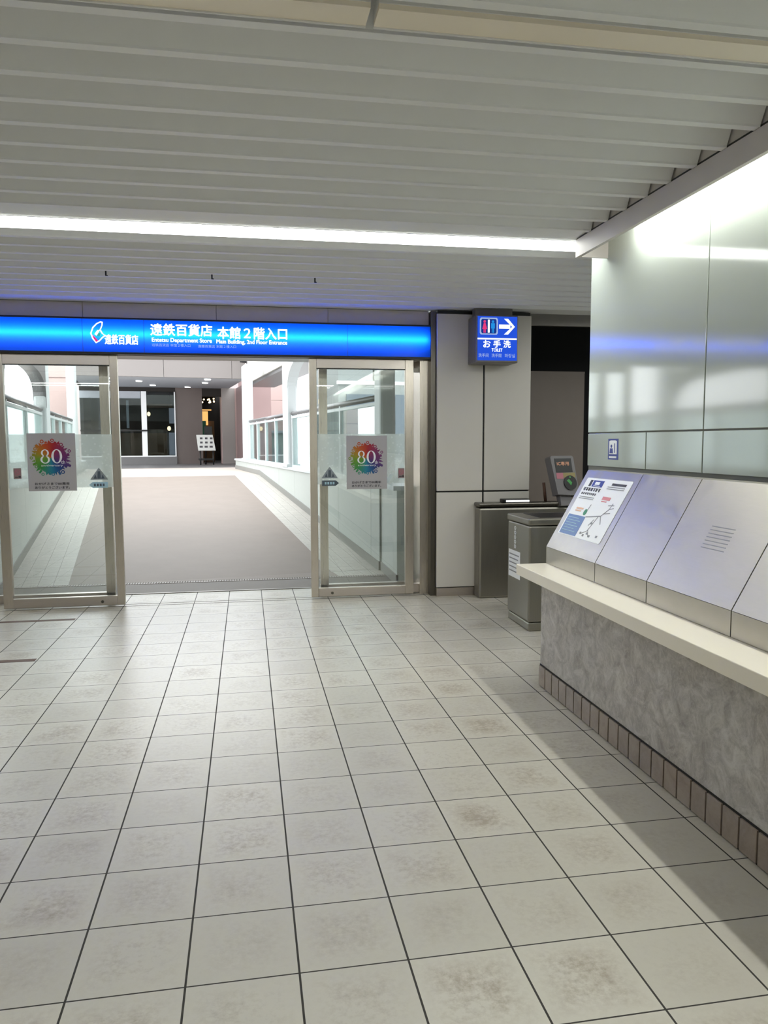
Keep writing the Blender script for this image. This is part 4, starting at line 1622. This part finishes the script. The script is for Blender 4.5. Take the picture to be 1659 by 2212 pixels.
npart('wall', 'pinkwall', [(3.82, 4.72, 22.0, 30, -5, 3.05), (3.82, 4.72, 22.0, 30, 3.06, 6.0)])
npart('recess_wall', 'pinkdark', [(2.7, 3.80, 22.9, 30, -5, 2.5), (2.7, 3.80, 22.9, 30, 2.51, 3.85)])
npart('drain_pipe', 'white', [(3.30, 3.42, 22.1, 22.25, 1.0, 3.15), (2.9, 3.42, 22.1, 22.25, 3.02, 3.12), (3.02, 3.12, 22.1, 22.25, 3.1, 3.6)])
npart('pipe_bracket', 'white', [(2.85, 3.3, 22.15, 22.3, 2.58, 2.66)])

mb = MB(MBR)
mb.prism([(1.80, 3.07), (2.1, 3.07), (2.1, 4.4), (1.80, 4.4)], 'y', 4.2, 13.9)
cg = tag(obj('concrete_girder', mb, 'concrete', origin=bp(1.95, 10, 3.07)), 'weathered pale concrete girder running beside the bridge overhead', 'girder')
mb = MB(MBR)
mb.box(1.85, 2.6, 4.2, 14.0, 2.99, 3.07)
obj('drip_edge', mb, 'rail', cg)

cm = thing('security_camera', 'small dark security camera under the girder at the lintel corner', 'camera', bp(1.72, 13.7, 3.75))
mb = MB(MBR)
mb.tube((1.60, 13.7, 3.68), (1.77, 13.7, 3.66), 0.035, 12)
obj('body', mb, 'black', cm)
mb = MB(MBR)
mb.box(1.765, 1.799, 13.69, 13.72, 3.58, 3.7)
obj('bracket', mb, 'rail', cm)

fb = thing('street_building', 'low grey green building seen through the glass railing', 'building', bp(3.3, 19.5, -5))
for nm, mat, bx_ in (('wall', 'haze_building', (2.75, 3.9, 19.4, 20.4, -5, 1.75)), ('roof_edge', 'soffit', (2.7, 3.95, 19.3, 20.5, 1.75, 1.84))):
    m_ = MB(MBR)
    m_.box(*bx_)
    obj(nm, m_, mat, fb)
for k in range(2):
    m_ = MB(MBR)
    m_.box(2.9 + k * 0.5, 3.25 + k * 0.5, 19.37, 19.4, -0.5, 1.2)
    obj('window', m_, 'sticker_grey', fb)
gs = thing('station_building', 'tall dull grey building beyond the railing nearest the door', 'building', bp(10, 16, -5))
m_ = MB(MBR)
m_.box(4.75, 20, 15, 18.5, -5, 6.0)
obj('wall', m_, 'haze_dark', gs)
for k in range(5):
    m_ = MB(MBR)
    m_.box(5.0 + k * 1.6, 6.2 + k * 1.6, 14.97, 15.0, 0.9, 2.9)
    obj('window', m_, 'sticker_dark', gs)
for k in range(2):
    m_ = MB(MBR)
    m_.box(4.7, 20.0, 14.9, 15.0, 3.2 + k * 1.6, 3.3 + k * 1.6)
    obj('ledge', m_, 'white', gs)
pb = thing('pink_building', 'pink clad building beyond the railing on the emblem side', 'building', bp(-3.7, 20, -5))
m_ = MB(MBR)
m_.box(-4.0, -3.35, 20, 30, -5, 5.5)
obj('wall', m_, 'pinkwall', pb)
for k in range(3):
    m_ = MB(MBR)
    m_.box(-4.0, -3.35, 19.985, 20.0, 0.6 + k * 1.5, 0.63 + k * 1.5)
    obj('cladding_joint', m_, 'pinkdark', pb)
